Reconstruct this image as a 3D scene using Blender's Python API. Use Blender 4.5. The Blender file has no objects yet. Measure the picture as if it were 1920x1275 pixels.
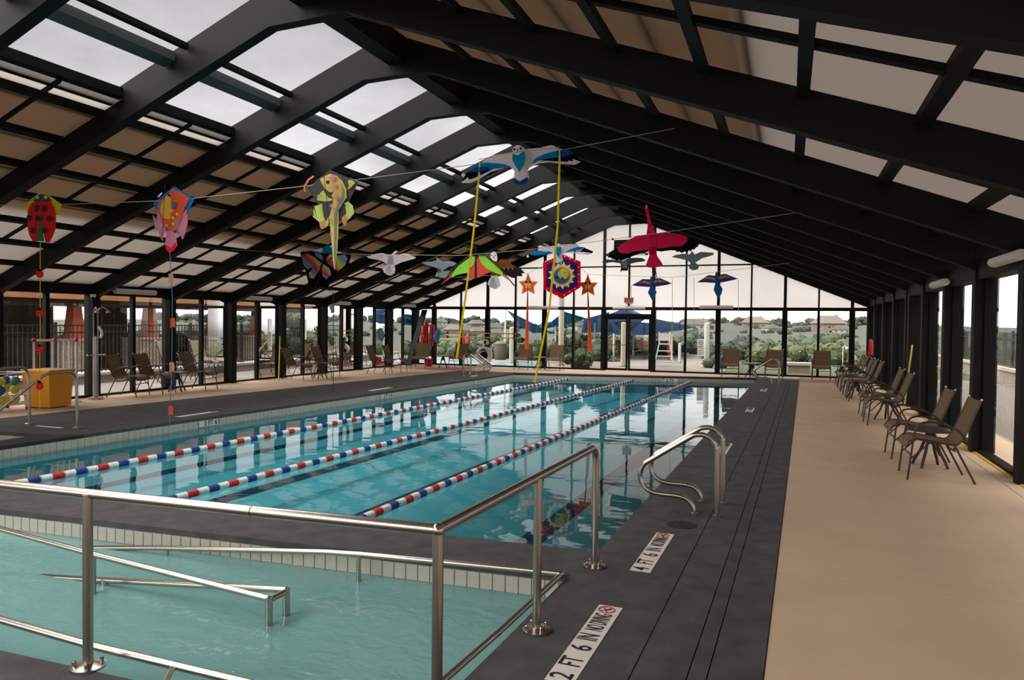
import bpy, math, random
from mathutils import Vector, Matrix
random.seed(7)
SC = bpy.context.scene
COL = SC.collection
PI = math.pi

# ---------------------------------------------------------------- camera
FPX, YAW, PITCH, ROLL, CAMH = 1384.38, .3586, .0233, .0112, 1.8
_F = Vector((-math.sin(YAW), math.cos(YAW), 0)); _R = Vector((math.cos(YAW), math.sin(YAW), 0)); _U = Vector((0, 0, 1))
F2 = _F*math.cos(PITCH) - _U*math.sin(PITCH); U2 = _U*math.cos(PITCH) + _F*math.sin(PITCH)
R3 = _R*math.cos(ROLL) + U2*math.sin(ROLL); U3 = U2*math.cos(ROLL) - _R*math.sin(ROLL)
CAM = Vector((0, 0, CAMH))
cam = bpy.data.cameras.new('camera'); camo = bpy.data.objects.new('camera', cam); COL.objects.link(camo)
cam.sensor_width = 36; cam.lens = FPX*36/1920; cam.clip_end = 2000; cam.clip_start = .05
m = Matrix((R3, U3, -F2)).transposed().to_4x4(); m.translation = CAM; camo.matrix_world = m
SC.camera = camo
# pixel -> direction, then the floor, a wall plane or a chosen depth gives the distance
def ray(u, v): return R3*((u-960)/FPX) - U3*((v-637.5)/FPX) + F2
def fl(u, v, z=0): d = ray(u, v); return CAM + d*((z-CAMH)/d.z)
def yp(u, v, Y): d = ray(u, v); return CAM + d*(Y/d.y)
def xp(u, v, X): d = ray(u, v); return CAM + d*(X/d.x)

# ---------------------------------------------------------------- world and sun (overcast day)
W = bpy.data.worlds.new('overcast_sky'); SC.world = W; W.use_nodes = True
nt = W.node_tree; nt.nodes.clear()
def N(nt, t, **k):
    n = nt.nodes.new(t)
    for a, b in k.items(): setattr(n, a, b)
    return n
tc = N(nt, 'ShaderNodeTexCoord'); sp = N(nt, 'ShaderNodeSeparateXYZ'); nt.links.new(tc.outputs['Generated'], sp.inputs[0])
rp = N(nt, 'ShaderNodeValToRGB'); cr = rp.color_ramp
cr.elements[0].position = 0; cr.elements[0].color = (.30, .31, .30, 1)
cr.elements[1].position = 1; cr.elements[1].color = (.42, .41, .43, 1)
for p, c in ((.49, (.45, .45, .45, 1)), (.5, (1.75, 1.72, 1.68, 1)), (.55, (1.55, 1.52, 1.5, 1)), (.605, (.80, .78, .80, 1)), (.65, (.50, .485, .505, 1)), (.72, (.44, .425, .445, 1))):
    e = cr.elements.new(p); e.color = c
mr = N(nt, 'ShaderNodeMapRange'); mr.inputs['From Min'].default_value = -1
nt.links.new(sp.outputs['Z'], mr.inputs['Value']); nt.links.new(mr.outputs[0], rp.inputs[0])
mp = N(nt, 'ShaderNodeMapping'); mp.inputs['Scale'].default_value = (2.2, 2.2, 5); nt.links.new(tc.outputs['Generated'], mp.inputs[0])
nz = N(nt, 'ShaderNodeTexNoise'); nz.inputs['Scale'].default_value = 1.6; nz.inputs['Detail'].default_value = 6; nz.inputs['Roughness'].default_value = .55
nt.links.new(mp.outputs[0], nz.inputs['Vector'])
mr2 = N(nt, 'ShaderNodeMapRange'); mr2.inputs['From Min'].default_value = .3; mr2.inputs['From Max'].default_value = .7
mr2.inputs['To Min'].default_value = .70; mr2.inputs['To Max'].default_value = 1.3
nt.links.new(nz.outputs[0], mr2.inputs['Value'])
mx = N(nt, 'ShaderNodeVectorMath', operation='SCALE'); nt.links.new(rp.outputs[0], mx.inputs[0]); nt.links.new(mr2.outputs[0], mx.inputs['Scale'])
bg = N(nt, 'ShaderNodeBackground'); wo = N(nt, 'ShaderNodeOutputWorld')
nt.links.new(mx.outputs[0], bg.inputs[0]); bg.inputs[1].default_value = 1.0; nt.links.new(bg.outputs[0], wo.inputs[0])
sun = bpy.data.lights.new('overcast_sun', 'SUN'); sun.energy = 11.0; sun.angle = math.radians(110); sun.color = (1, .97, .93)
suno = bpy.data.objects.new('overcast_sun', sun); COL.objects.link(suno); suno.rotation_euler = (math.radians(14), math.radians(-22), 0)
SC.view_settings.view_transform = 'Standard'; SC.view_settings.look = 'None'; SC.view_settings.gamma = 1
SC.view_settings.use_curve_mapping = False; SC.view_settings.exposure = 0.2
cy = SC.cycles
cy.use_denoising = True; cy.max_bounces = 8; cy.diffuse_bounces = 4; cy.glossy_bounces = 4; cy.transmission_bounces = 6
cy.transparent_max_bounces = 24; cy.caustics_reflective = False; cy.caustics_refractive = False; cy.sample_clamp_indirect = 6

# ---------------------------------------------------------------- materials
MATS = {}
def rgb(r, g, b): # sRGB 0-255 to linear
    f = lambda c: ((c/255+.055)/1.055)**2.4 if c > 10 else c/255/12.92
    return (f(r), f(g), f(b), 1)
def mat(name, color, rough=.6, metal=0, var=0, scale=8, bump=0, bscale=60, spec=.5, emit=None, coat=0, stretch=None):
    if name in MATS: return MATS[name]
    m = bpy.data.materials.new(name); m.use_nodes = True; nt = m.node_tree; b = nt.nodes['Principled BSDF']
    c = color if len(color) == 4 else (*color, 1)
    b.inputs['Base Color'].default_value = c; b.inputs['Roughness'].default_value = rough; b.inputs['Metallic'].default_value = metal
    b.inputs['Specular IOR Level'].default_value = spec
    if coat: b.inputs['Coat Weight'].default_value = coat
    if emit: b.inputs['Emission Color'].default_value = c; b.inputs['Emission Strength'].default_value = emit
    tc = N(nt, 'ShaderNodeTexCoord'); mp = N(nt, 'ShaderNodeMapping'); nt.links.new(tc.outputs['Object'], mp.inputs[0])
    if stretch: mp.inputs['Scale'].default_value = stretch
    if var:
        nz = N(nt, 'ShaderNodeTexNoise'); nz.inputs['Scale'].default_value = scale; nz.inputs['Detail'].default_value = 5
        nt.links.new(mp.outputs[0], nz.inputs['Vector'])
        r = N(nt, 'ShaderNodeMapRange'); r.inputs['From Min'].default_value = .25; r.inputs['From Max'].default_value = .75
        r.inputs['To Min'].default_value = 1-var; r.inputs['To Max'].default_value = 1+var; nt.links.new(nz.outputs[0], r.inputs['Value'])
        s = N(nt, 'ShaderNodeVectorMath', operation='SCALE'); s.inputs[0].default_value = c[:3]; nt.links.new(r.outputs[0], s.inputs['Scale'])
        nt.links.new(s.outputs[0], b.inputs['Base Color'])
    if bump:
        n2 = N(nt, 'ShaderNodeTexNoise'); n2.inputs['Scale'].default_value = bscale; n2.inputs['Detail'].default_value = 3
        nt.links.new(mp.outputs[0], n2.inputs['Vector'])
        bp = N(nt, 'ShaderNodeBump'); bp.inputs['Strength'].default_value = bump; bp.inputs['Distance'].default_value = .01
        nt.links.new(n2.outputs[0], bp.inputs['Height']); nt.links.new(bp.outputs[0], b.inputs['Normal'])
    MATS[name] = m; return m
def custom(name):
    m = bpy.data.materials.new(name); m.use_nodes = True; nt = m.node_tree; nt.nodes.clear(); MATS[name] = m
    o = N(nt, 'ShaderNodeOutputMaterial'); return m, nt, o
def sheet(name, trans, tint, transp, rough=.3, gloss=.05, ribs=None):
    """thin plastic sheet: translucent + see-through part + a little gloss"""
    m, nt, o = custom(name)
    tl = N(nt, 'ShaderNodeBsdfTranslucent'); tl.inputs[0].default_value = (*trans, 1)
    tr = N(nt, 'ShaderNodeBsdfTransparent'); tr.inputs[0].default_value = (*tint, 1)
    mx = N(nt, 'ShaderNodeMixShader'); mx.inputs[0].default_value = transp; nt.links.new(tl.outputs[0], mx.inputs[1]); nt.links.new(tr.outputs[0], mx.inputs[2])
    gl = N(nt, 'ShaderNodeBsdfGlossy'); gl.inputs['Roughness'].default_value = rough
    m2 = N(nt, 'ShaderNodeMixShader'); m2.inputs[0].default_value = gloss; nt.links.new(mx.outputs[0], m2.inputs[1]); nt.links.new(gl.outputs[0], m2.inputs[2])
    nt.links.new(m2.outputs[0], o.inputs[0])
    if ribs:
        tc = N(nt, 'ShaderNodeTexCoord'); wv = N(nt, 'ShaderNodeTexWave', bands_direction=ribs[0]); wv.inputs['Scale'].default_value = ribs[1]; wv.inputs['Distortion'].default_value = .4
        nt.links.new(tc.outputs['Object'], wv.inputs[0])
        mr = N(nt, 'ShaderNodeMapRange'); mr.inputs['To Min'].default_value = 1-ribs[2]; mr.inputs['To Max'].default_value = 1
        nt.links.new(wv.outputs['Fac'], mr.inputs['Value'])
        for node, c in ((tl, trans), (tr, tint)):
            s = N(nt, 'ShaderNodeVectorMath', operation='SCALE'); s.inputs[0].default_value = c; nt.links.new(mr.outputs[0], s.inputs['Scale']); nt.links.new(s.outputs[0], node.inputs[0])
    return m
def glass(name, tint, ior=1.35, refl=1.0):
    m, nt, o = custom(name)
    tr = N(nt, 'ShaderNodeBsdfTransparent'); tr.inputs[0].default_value = (*tint, 1)
    gl = N(nt, 'ShaderNodeBsdfGlossy'); gl.inputs['Roughness'].default_value = 0
    fr = N(nt, 'ShaderNodeFresnel'); fr.inputs[0].default_value = ior
    mx = N(nt, 'ShaderNodeMixShader'); nt.links.new(fr.outputs[0], mx.inputs[0]); nt.links.new(tr.outputs[0], mx.inputs[1]); nt.links.new(gl.outputs[0], mx.inputs[2])
    nt.links.new(mx.outputs[0], o.inputs[0]); return m
glass('glass_clear', (.96, .97, .97)); glass('glass_tinted', (.80, .81, .83))
def water(name, tint, s1, strength, cloud=None, ior=1.33):
    m, nt, o = custom(name)
    tr = N(nt, 'ShaderNodeBsdfTransparent'); tr.inputs[0].default_value = (*tint, 1)
    gl = N(nt, 'ShaderNodeBsdfGlossy'); gl.inputs['Roughness'].default_value = .02
    fr = N(nt, 'ShaderNodeFresnel'); fr.inputs[0].default_value = ior
    tc = N(nt, 'ShaderNodeTexCoord')
    mp = N(nt, 'ShaderNodeMapping'); mp.inputs['Scale'].default_value = (1, 1.5, 1); mp.inputs['Rotation'].default_value = (0, 0, .35); nt.links.new(tc.outputs['Object'], mp.inputs[0])
    n1 = N(nt, 'ShaderNodeTexNoise'); n1.inputs['Scale'].default_value = s1; n1.inputs['Detail'].default_value = 2.5; n1.inputs['Distortion'].default_value = .6
    nt.links.new(mp.outputs[0], n1.inputs['Vector'])
    bp = N(nt, 'ShaderNodeBump'); bp.inputs['Strength'].default_value = strength; bp.inputs['Distance'].default_value = .05
    nt.links.new(n1.outputs[0], bp.inputs['Height'])
    nt.links.new(bp.outputs[0], gl.inputs['Normal']); nt.links.new(bp.outputs[0], fr.inputs['Normal'])
    body = tr
    if cloud:
        df = N(nt, 'ShaderNodeBsdfDiffuse'); df.inputs[0].default_value = cloud[0]; nt.links.new(bp.outputs[0], df.inputs['Normal']); cm = N(nt, 'ShaderNodeMixShader'); cm.inputs[0].default_value = cloud[1]
        nt.links.new(tr.outputs[0], cm.inputs[1]); nt.links.new(df.outputs[0], cm.inputs[2]); body = cm
    mx = N(nt, 'ShaderNodeMixShader'); nt.links.new(fr.outputs[0], mx.inputs[0]); nt.links.new(body.outputs[0], mx.inputs[1]); nt.links.new(gl.outputs[0], mx.inputs[2])
    nt.links.new(mx.outputs[0], o.inputs[0]); return m
water('main_water', (.80, .95, .97), 1.1, .07, None, 1.55); water('ramp_water', (.86, .96, .96), 6.0, .22, (rgb(132, 182, 179), .72))
sheet('roof_sheet', (.076, .062, .053), (.3, .25, .2), .02, ribs=('Y', 14, .12))
sheet('roof_sheet_upper', (.20, .13, .07), (.62, .47, .33), .42)
sheet('roof_sheet_grey', (.060, .055, .052), (.3, .29, .27), .05)
sheet('roof_sheet_bright', (.19, .17, .158), (.4, .38, .36), .1)
sheet('gable_sheet', (.62, .57, .53), (.60, .56, .53), .6, ribs=('X', 9, .10))
mat('black_steel', rgb(23, 22, 23), .6, var=.1, scale=3, spec=.12); mat('black_flat', rgb(18, 17, 18), .6, spec=.12)
mat('grey_steel', rgb(70, 70, 72), .45)
mat('beige_concrete', rgb(206, 178, 150), .8, var=.07, scale=1.6, bump=.12, bscale=90, spec=.25)
mat('rubber_mat', rgb(80, 77, 78), .85, var=.30, scale=5.0, bump=.35, bscale=130, spec=.2)
mat('rubber_dark', rgb(52, 50, 52), .8, var=.12, scale=4, bump=.3, bscale=130, spec=.2)
mat('tile_grey', rgb(188, 182, 168), .4, var=.1, scale=9); mat('tile_grout', rgb(150, 146, 136), .8)
mat('pool_plaster', rgb(104, 200, 212), .8, var=.04, scale=2); mat('ramp_plaster', rgb(196, 232, 228), .8, var=.05, scale=3)
mat('lane_tile', rgb(14, 44, 62), .5, var=.2, scale=14)
mat('chrome', rgb(180, 170, 158), .27, 1); mat('white_plastic', rgb(235, 235, 232), .4); mat('yellow_paint', rgb(214, 160, 40), .6)
mat('red_plastic', rgb(205, 38, 34), .4); mat('blue_plastic', rgb(30, 62, 150), .4)
mat('text_black', rgb(24, 22, 22), .6); mat('sign_white', rgb(226, 216, 208), .6, var=.04, scale=8)

# ---------------------------------------------------------------- mesh helpers
class MB:
    def __init__(s): s.v = []; s.f = []
    def add(s, vs, fs):
        k = len(s.v); s.v += [tuple(v) for v in vs]; s.f += [tuple(i+k for i in f) for f in fs]; return s
    def box(s, x0, y0, z0, x1, y1, z1):
        return s.add([(x0,y0,z0),(x1,y0,z0),(x1,y1,z0),(x0,y1,z0),(x0,y0,z1),(x1,y0,z1),(x1,y1,z1),(x0,y1,z1)],
                     [(3,2,1,0),(4,5,6,7),(0,1,5,4),(1,2,6,5),(2,3,7,6),(3,0,4,7)])
    def hexa(s, lo, hi):   # lower polygon and upper polygon, same count
        n = len(lo); return s.add(list(lo)+list(hi), [tuple(range(n-1,-1,-1)), tuple(range(n,2*n))]+[(i,(i+1)%n,n+(i+1)%n,n+i) for i in range(n)])
    def bar(s, a, b, w, h):   # rectangular bar from a to b
        a = Vector(a); b = Vector(b); d = (b-a).normalized(); up = Vector((0,0,1)) if abs(d.z) < .95 else Vector((0,1,0))
        x = d.cross(up).normalized()*(w/2); y = x.cross(d).normalized()*(h/2)
        q = lambda c: [c-x-y, c+x-y, c+x+y, c-x+y]
        return s.hexa(q(a), q(b))
    def tube(s, pts, r, n=10, closed=False):
        P = [Vector(p) for p in pts]; m = len(P); rs = r if isinstance(r, (list, tuple)) else [r]*m; rings = []; prev = None
        for i in range(m):
            if closed: t = (P[(i+1) % m]-P[i-1])
            else: t = P[min(i+1, m-1)]-P[max(i-1, 0)]
            t = t.normalized() if t.length > 1e-9 else Vector((0,0,1))
            if prev is None:
                a = Vector((0,0,1)) if abs(t.z) < .9 else Vector((1,0,0)); x = t.cross(a).normalized()
            else:
                x = prev - t*prev.dot(t); x = x.normalized() if x.length > 1e-6 else t.orthogonal().normalized()
            prev = x; y = t.cross(x)
            rings.append([P[i]+(x*math.cos(2*PI*k/n)+y*math.sin(2*PI*k/n))*rs[i] for k in range(n)])
        vs = [p for rg in rings for p in rg]; fs = []
        for i in range(m if closed else m-1):
            j = (i+1) % m
            for k in range(n): fs.append((i*n+k, i*n+(k+1) % n, j*n+(k+1) % n, j*n+k))
        if not closed: fs += [tuple(range(n-1,-1,-1)), tuple(range((m-1)*n, m*n))]
        return s.add(vs, fs)
    def cyl(s, c, r, z0, z1, n=16, r1=None): return s.tube([(c[0],c[1],z0),(c[0],c[1],z1)], [r, r if r1 is None else r1], n)
    def lathe(s, prof, c=(0,0,0), n=20):   # profile [(r,z)...]
        vs = []; fs = []
        for r, z in prof:
            for k in range(n): vs.append((c[0]+r*math.cos(2*PI*k/n), c[1]+r*math.sin(2*PI*k/n), c[2]+z))
        for i in range(len(prof)-1):
            for k in range(n): fs.append((i*n+k, i*n+(k+1) % n, (i+1)*n+(k+1) % n, (i+1)*n+k))
        fs += [tuple(range(n-1,-1,-1)), tuple(range((len(prof)-1)*n, len(prof)*n))]
        return s.add(vs, fs)
    def ball(s, c, r, n=10, m=7, sq=(1,1,1)):
        vs = [(c[0], c[1], c[2]-r*sq[2])]; fs = []
        for i in range(1, m):
            a = -PI/2+PI*i/m
            for k in range(n): vs.append((c[0]+r*sq[0]*math.cos(a)*math.cos(2*PI*k/n), c[1]+r*sq[1]*math.cos(a)*math.sin(2*PI*k/n), c[2]+r*sq[2]*math.sin(a)))
        vs.append((c[0], c[1], c[2]+r*sq[2])); t = len(vs)-1
        for k in range(n):
            fs.append((0, 1+(k+1) % n, 1+k)); fs.append((t, 1+(m-2)*n+k, 1+(m-2)*n+(k+1) % n))
            for i in range(m-2): fs.append((1+i*n+k, 1+i*n+(k+1) % n, 1+(i+1)*n+(k+1) % n, 1+(i+1)*n+k))
        return s.add(vs, fs)
    def prism_y(s, pts, y0, y1):  # polygon in XZ extruded along Y
        return s.hexa([(x, y0, z) for x, z in pts], [(x, y1, z) for x, z in pts])
    def build(s, name, mt, parent=None, smooth=False, loc=None, rz=0):
        me = bpy.data.meshes.new(name); me.from_pydata(s.v, [], s.f); me.update()
        me.materials.append(MATS[mt] if isinstance(mt, str) else mt)
        if smooth:
            me.polygons.foreach_set('use_smooth', [True]*len(me.polygons))
            try: me.set_sharp_from_angle(angle=math.radians(40))
            except Exception: pass
        o = bpy.data.objects.new(name, me); COL.objects.link(o)
        if parent: o.parent = parent
        if loc is not None: o.location = loc
        if rz: o.rotation_euler[2] = rz
        return o
def tag(o, label=None, cat=None, group=None, kind=None):
    if label: o['label'] = label
    if cat: o['category'] = cat
    if group: o['group'] = group
    if kind: o['kind'] = kind
    return o
def empty(name, loc=(0,0,0), rz=0, label=None, cat=None, group=None, kind=None):
    o = bpy.data.objects.new(name, None); COL.objects.link(o); o.empty_display_size = .1
    o.location = loc; o.rotation_euler[2] = rz; return tag(o, label, cat, group, kind)
def dup(o, parent=None, loc=None, rz=None):
    c = o.copy(); COL.objects.link(c)
    if parent: c.parent = parent
    if loc is not None: c.location = loc
    if rz is not None: c.rotation_euler[2] = rz
    for ch in [x for x in bpy.data.objects if x.parent == o]: dup(ch, c)
    return c
def clone(o, parent, loc, rz=0, mt=None):   # a copy sharing mesh data, for a loop of alike pieces
    c = o.copy(); COL.objects.link(c); c.parent = parent; c.location = loc
    if rz: c.rotation_euler[2] = rz
    return c
def rounded(pts, r, n=5):
    """fillet a polyline's corners"""
    P = [Vector(p) for p in pts]; out = [P[0]]
    for i in range(1, len(P)-1):
        a = (P[i-1]-P[i]); b = (P[i+1]-P[i]); d = min(r, a.length*.49, b.length*.49); s = P[i]+a.normalized()*d; e = P[i]+b.normalized()*d
        for k in range(n+1):
            t = k/n; out.append(s*(1-t)**2+P[i]*2*t*(1-t)+e*t*t)
    return out+[P[-1]]
PHI = -.02
def RP(x, y, z=0): return Vector((x*math.cos(PHI)-y*math.sin(PHI), x*math.sin(PHI)+y*math.cos(PHI), z))   # pool frame to world
def text(body, name, mt, size, parent, mw, sx=1.0, bold=.0):
    cu = bpy.data.curves.new(name, 'FONT'); cu.body = body; cu.size = size; cu.extrude = .001; cu.align_x = 'CENTER'; cu.align_y = 'CENTER'; cu.offset = bold
    o = bpy.data.objects.new(name, cu); COL.objects.link(o)
    dg = bpy.context.evaluated_depsgraph_get(); me = bpy.data.meshes.new_from_object(o.evaluated_get(dg))
    bpy.data.objects.remove(o); bpy.data.curves.remove(cu)
    me.materials.clear(); me.materials.append(MATS[mt]); me.name = name
    o = bpy.data.objects.new(name, me); COL.objects.link(o); o.parent = parent
    o.matrix_local = mw @ Matrix.Diagonal((sx, 1, 1, 1)); return o
# ================================================================= THE SETTING
XL, XR, XM, YB, S = -14.75, 2.5, -5.74, 28.0, 2.2263
def FY(n): return YB - n*S
def skew(n, x):      # near frames on the right stand slightly nearer than those on the left
    k = {8: .12, 9: .85, 10: 1.65, 11: 2.3, 12: 2.6, 13: 2.7, 14: 2.7}.get(n, 0)
    return FY(n) - k*max(0, x-XM)/(XR-XM)

# ---- pools
PA = fl(1121, 1036); PB = fl(1421, 710); PC = fl(963, 700.5); pE = fl(0, 838)
def edgeL(y): t = (y-pE.y)/(PC.y-pE.y); return pE.x+(PC.x-pE.x)*t
PD = Vector((edgeL(5.33), 5.33, 0))
MAIN = [PA, PB, PC, PD]
WR = fl(1068, 1080); WN = RP(-1.57, 2.74); WNL = Vector((-9.5, 2.62, 0)); WLL = Vector((-9.5, 4.62, 0))
RAMP = [WN, WR, WLL, WNL]
PIT = [fl(80, 815), fl(-150, 848), fl(-150, 801)]
ZW = -.17
def prism(pts, z0, z1, name, mt, parent=None, **k):
    return MB().hexa([(p.x, p.y, z0) for p in pts], [(p.x, p.y, z1) for p in pts]).build(name, mt, parent, **k)
def flat(pts, z, name, mt, parent=None):
    return MB().add([(p.x, p.y, z) for p in pts], [tuple(range(len(pts)))]).build(name, mt, parent)

def basin(name, label, poly, zb, mt, tiles):
    """a pool: bottom, walls under water, and the tile band above them"""
    root = tag(empty(name), label, 'pool', kind='structure')
    flat(poly, zb, 'pool_bottom', mt, root)
    m = MB(); n = len(poly)
    for i in range(n):
        a, b = poly[i], poly[(i+1) % n]
        m.add([(a.x,a.y,zb),(b.x,b.y,zb),(b.x,b.y,-.045),(a.x,a.y,-.045)], [(0,1,2,3)])
    m.build('pool_wall', mt, root)
    return root
pool = basin('swimming_pool', 'long aqua lap pool with four lanes', MAIN, -.58, 'pool_plaster', True)
ramp = basin('ramp_pool', 'shallow ramp pool in front of the lap pool', RAMP, -.48, 'ramp_plaster', True)
pit = basin('stair_pool', 'small stair recess at the left pool edge', PIT, -.5, 'tile_grey', False)
def tile_run(a, b, inward, w, root, single, h=.118, z1=-.05, d=.012):
    """a row of square tiles along a pool edge; singly where they show large, joined where they are tiny"""
    L = (b-a).length; n = int(L/w); dx = (b-a).normalized(); m = MB(); ang = math.atan2(dx.y, dx.x)
    proto = None
    for i in range(n):
        c = a+dx*((i+.5)*w)+inward*(d/2)
        if single:
            if proto is None:
                proto = MB().box(-w/2+.004, -d/2, -h/2, w/2-.004, d/2, h/2).build('wall_tile', 'tile_grey', root, loc=(c.x, c.y, z1-h/2), rz=ang)
            else: clone(proto, root, (c.x, c.y, z1-h/2), ang)
        else:
            p = inward*(d); q = a+dx*(i*w+.004); r = a+dx*((i+1)*w-.004)
            m.hexa([(q.x,q.y,z1-h),(r.x,r.y,z1-h),(r.x+p.x,r.y+p.y,z1-h),(q.x+p.x,q.y+p.y,z1-h)], [(q.x,q.y,z1),(r.x,r.y,z1),(r.x+p.x,r.y+p.y,z1),(q.x+p.x,q.y+p.y,z1)])
    if not single: tag(m.build('tile_band', 'tile_grey', root), kind='stuff')
    # grout behind the tiles
    p = inward*.003; MB().hexa([(a.x,a.y,z1-h),(b.x,b.y,z1-h),(b.x+p.x,b.y+p.y,z1-h),(a.x+p.x,a.y+p.y,z1-h)], [(a.x,a.y,z1),(b.x,b.y,z1),(b.x+p.x,b.y+p.y,z1),(a.x+p.x,a.y+p.y,z1)]).build('grout', 'tile_grout', root)
tile_run(Vector((edgeL(4.9), 4.9, 0)), PC, Vector((1, 0, 0)), .11, pool, False, h=.15)
tile_run(PC, PB, Vector((0, -1, 0)), .11, pool, False, h=.15)
tile_run(Vector((-7.6, WLL.y+(WR.y-WLL.y)*(1.9/8.07), 0)), WR, Vector((0, -1, 0)), .1, ramp, True)
# dark lane lines on the pool floor
def between(p, q, t): return p*(1-t)+q*t
for x0, x1 in ((-9.1, -8.25), (-7.0, -6.15), (-4.85, -4.15), (-2.62, -2.1)):
    a = Vector((x0, 6.9, 0)); b = Vector((x1, 25.0, 0)); w = Vector((.14, 0, 0)); tcap = Vector((.4, 0, 0)); dy = Vector((0, .25, 0))
    MB().add([(p.x, p.y, -.575) for p in (a-w, a+w, b+w, b-w, b+dy*0-tcap, b-tcap+dy, b+tcap+dy, b+tcap)], [(0,1,2,3),(4,7,6,5)]).build('lane_line', 'lane_tile', pool)
tag(flat(MAIN, ZW, 'pool_water', 'main_water'), 'clear aqua water of the lap pool', 'water', kind='stuff')
tag(flat(RAMP, ZW, 'ramp_pool_water', 'ramp_water'), 'pale green rippling water of the shallow ramp pool', 'water', kind='stuff')
tag(flat(PIT, ZW, 'stair_pool_water', 'ramp_water'), 'water in the stair recess at the left pool edge', 'water', kind='stuff')

# ---- rubber deck around the pools
deck = tag(empty('floor_pool_deck'), 'dark grey rubber matting around the pools', 'deck', kind='structure')
YN, YF = -4.0, 26.6
def strip(x0, x1, y0, y1, name='mat_strip', mt='rubber_mat'):
    return prism([RP(x0,y0), RP(x1,y0), RP(x1,y1), RP(x0,y1)], -.05, .006, name, mt, deck)
g = .0035
prism([RP(-1.57,2.74), RP(-.80-g,2.74), RP(-.80-g,YF), PB+Vector((0,.25,0)), PB, PA, WR], -.05, .006, 'mat_strip', 'rubber_mat', deck)
strip(-.80+g, -.53-g, YN, YF); strip(-.53+g, -.435-g, YN, YF); strip(-.435+g, -.17, YN, YF)
prism([Vector((-11,YN,0)), RP(-.80-g,YN), RP(-.80-g,2.74), WN, WNL, Vector((-11,2.6,0))], -.05, .006, 'mat_strip', 'rubber_mat', deck)
prism([WLL, WR, PA, PD], -.05, .006, 'divider_coping', 'rubber_mat', deck)
prism([PD+Vector((0,-.73,0)), PD, Vector((pE.x,pE.y,0)), PIT[1], Vector((-13.2,5,0)), Vector((-13.2,2.6,0)), Vector((-9.5,2.6,0)), WLL], -.05, .006, 'mat_strip', 'rubber_mat', deck)
def bdL(y): return RP(-13.25+(y-8.8)*.085, y)
prism([Vector((edgeL(8.3),8.3,0)), Vector((edgeL(pE.y),pE.y,0)), PIT[1], PIT[0]], -.05, .006, 'divider_coping', 'rubber_dark', deck)
prism([PC, Vector((edgeL(8.3),8.3,0)), PIT[0], PIT[2], Vector((bdL(7.6).x,7.9,0)), bdL(24.6), PC+Vector((-.6,.45,0))], -.05, .006, 'mat_strip', 'rubber_mat', deck)
prism([PC, PC+Vector((-.6,.45,0)), PB+Vector((0,.28,0)), PB], -.05, .006, 'far_coping', 'rubber_dark', deck)
prism([RP(-13.25,2.4), RP(-13.25,8.2), PIT[2], PIT[1]+Vector((-1.3,0,0)), RP(-12.9,2.4)], -.05, .005, 'mat_strip', 'rubber_mat', deck)
# dark grooves show as the bed under the strips
flat([RP(-.9,YN), RP(-.16,YN), RP(-.16,YF), RP(-.9,YF)], -.006, 'mat_bed', 'rubber_dark', deck)

# ---- beige concrete floor
floor = tag(empty('floor'), 'beige concrete deck inside the pool hall', 'floor', kind='structure')
flat([Vector((-1,-4,0)), Vector((3.4,-4,0)), Vector((3.4,28.3,0)), Vector((-.5,28.3,0))], -.02, 'slab_bed', 'tile_grout', floor)
ys = [-4, 1.2, 5.66, 10.12, 14.58, 19.04, 23.5, 28.2]
for i in range(len(ys)-1):
    y0, y1 = ys[i]+.005, ys[i+1]-.005
    if i == len(ys)-2: y1 = 25.4
    prism([RP(-.165,y0), Vector((2.36,y0,0)), Vector((2.36,y1,0)), RP(-.165,y1)], -.1, 0, 'concrete_slab', 'beige_concrete', floor)
    prism([Vector((2.37,y0,0)), Vector((3.3,y0,0)), Vector((3.3,y1,0)), Vector((2.37,y1,0))], -.1, 0, 'concrete_slab', 'beige_concrete', floor)
MATS['red_concrete'] = None; del MATS['red_concrete']
mat('red_concrete', rgb(172, 124, 112), .8, var=.08, scale=2, bump=.1, bscale=80, spec=.25)
prism([RP(-.165,25.4), Vector((3.3,25.4,0)), Vector((3.3,28.2,0)), Vector((.35,28.2,0))], -.1, -.001, 'concrete_slab', 'red_concrete', floor)
prism([PC+Vector((-.6,.45,0)), PC+Vector((-2.4,1.0,0)), Vector((-11.6,28.2,0)), Vector((.35,28.2,0)), RP(-.165,25.4), PB+Vector((0,.28,0))], -.1, 0, 'concrete_slab', 'beige_concrete', floor)
prism([bdL(24.6), Vector((-15.1,24.9,0)), Vector((-15.1,28.2,0)), Vector((-11.6,28.2,0)), PC+Vector((-2.4,1.0,0)), PC+Vector((-.6,.45,0))], -.1, -.001, 'concrete_slab', 'red_concrete', floor)
yl = [-4, 3.5, 8.0, 12.43, 16.88, 21.34, 24.9]
for i in range(len(yl)-1):
    y0, y1 = yl[i]+.005, yl[i+1]-.005
    def bx(y): return bdL(y).x if y > 7.6 else RP(-13.25, y).x
    prism([Vector((-15.1,y0,0)), Vector((bx(y0),y0,0)), Vector((bx(y1),y1 if y1 < 24.8 else 24.9,0)), Vector((-15.1,y1,0))], -.1, 0, 'concrete_slab', 'beige_concrete', floor)

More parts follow.
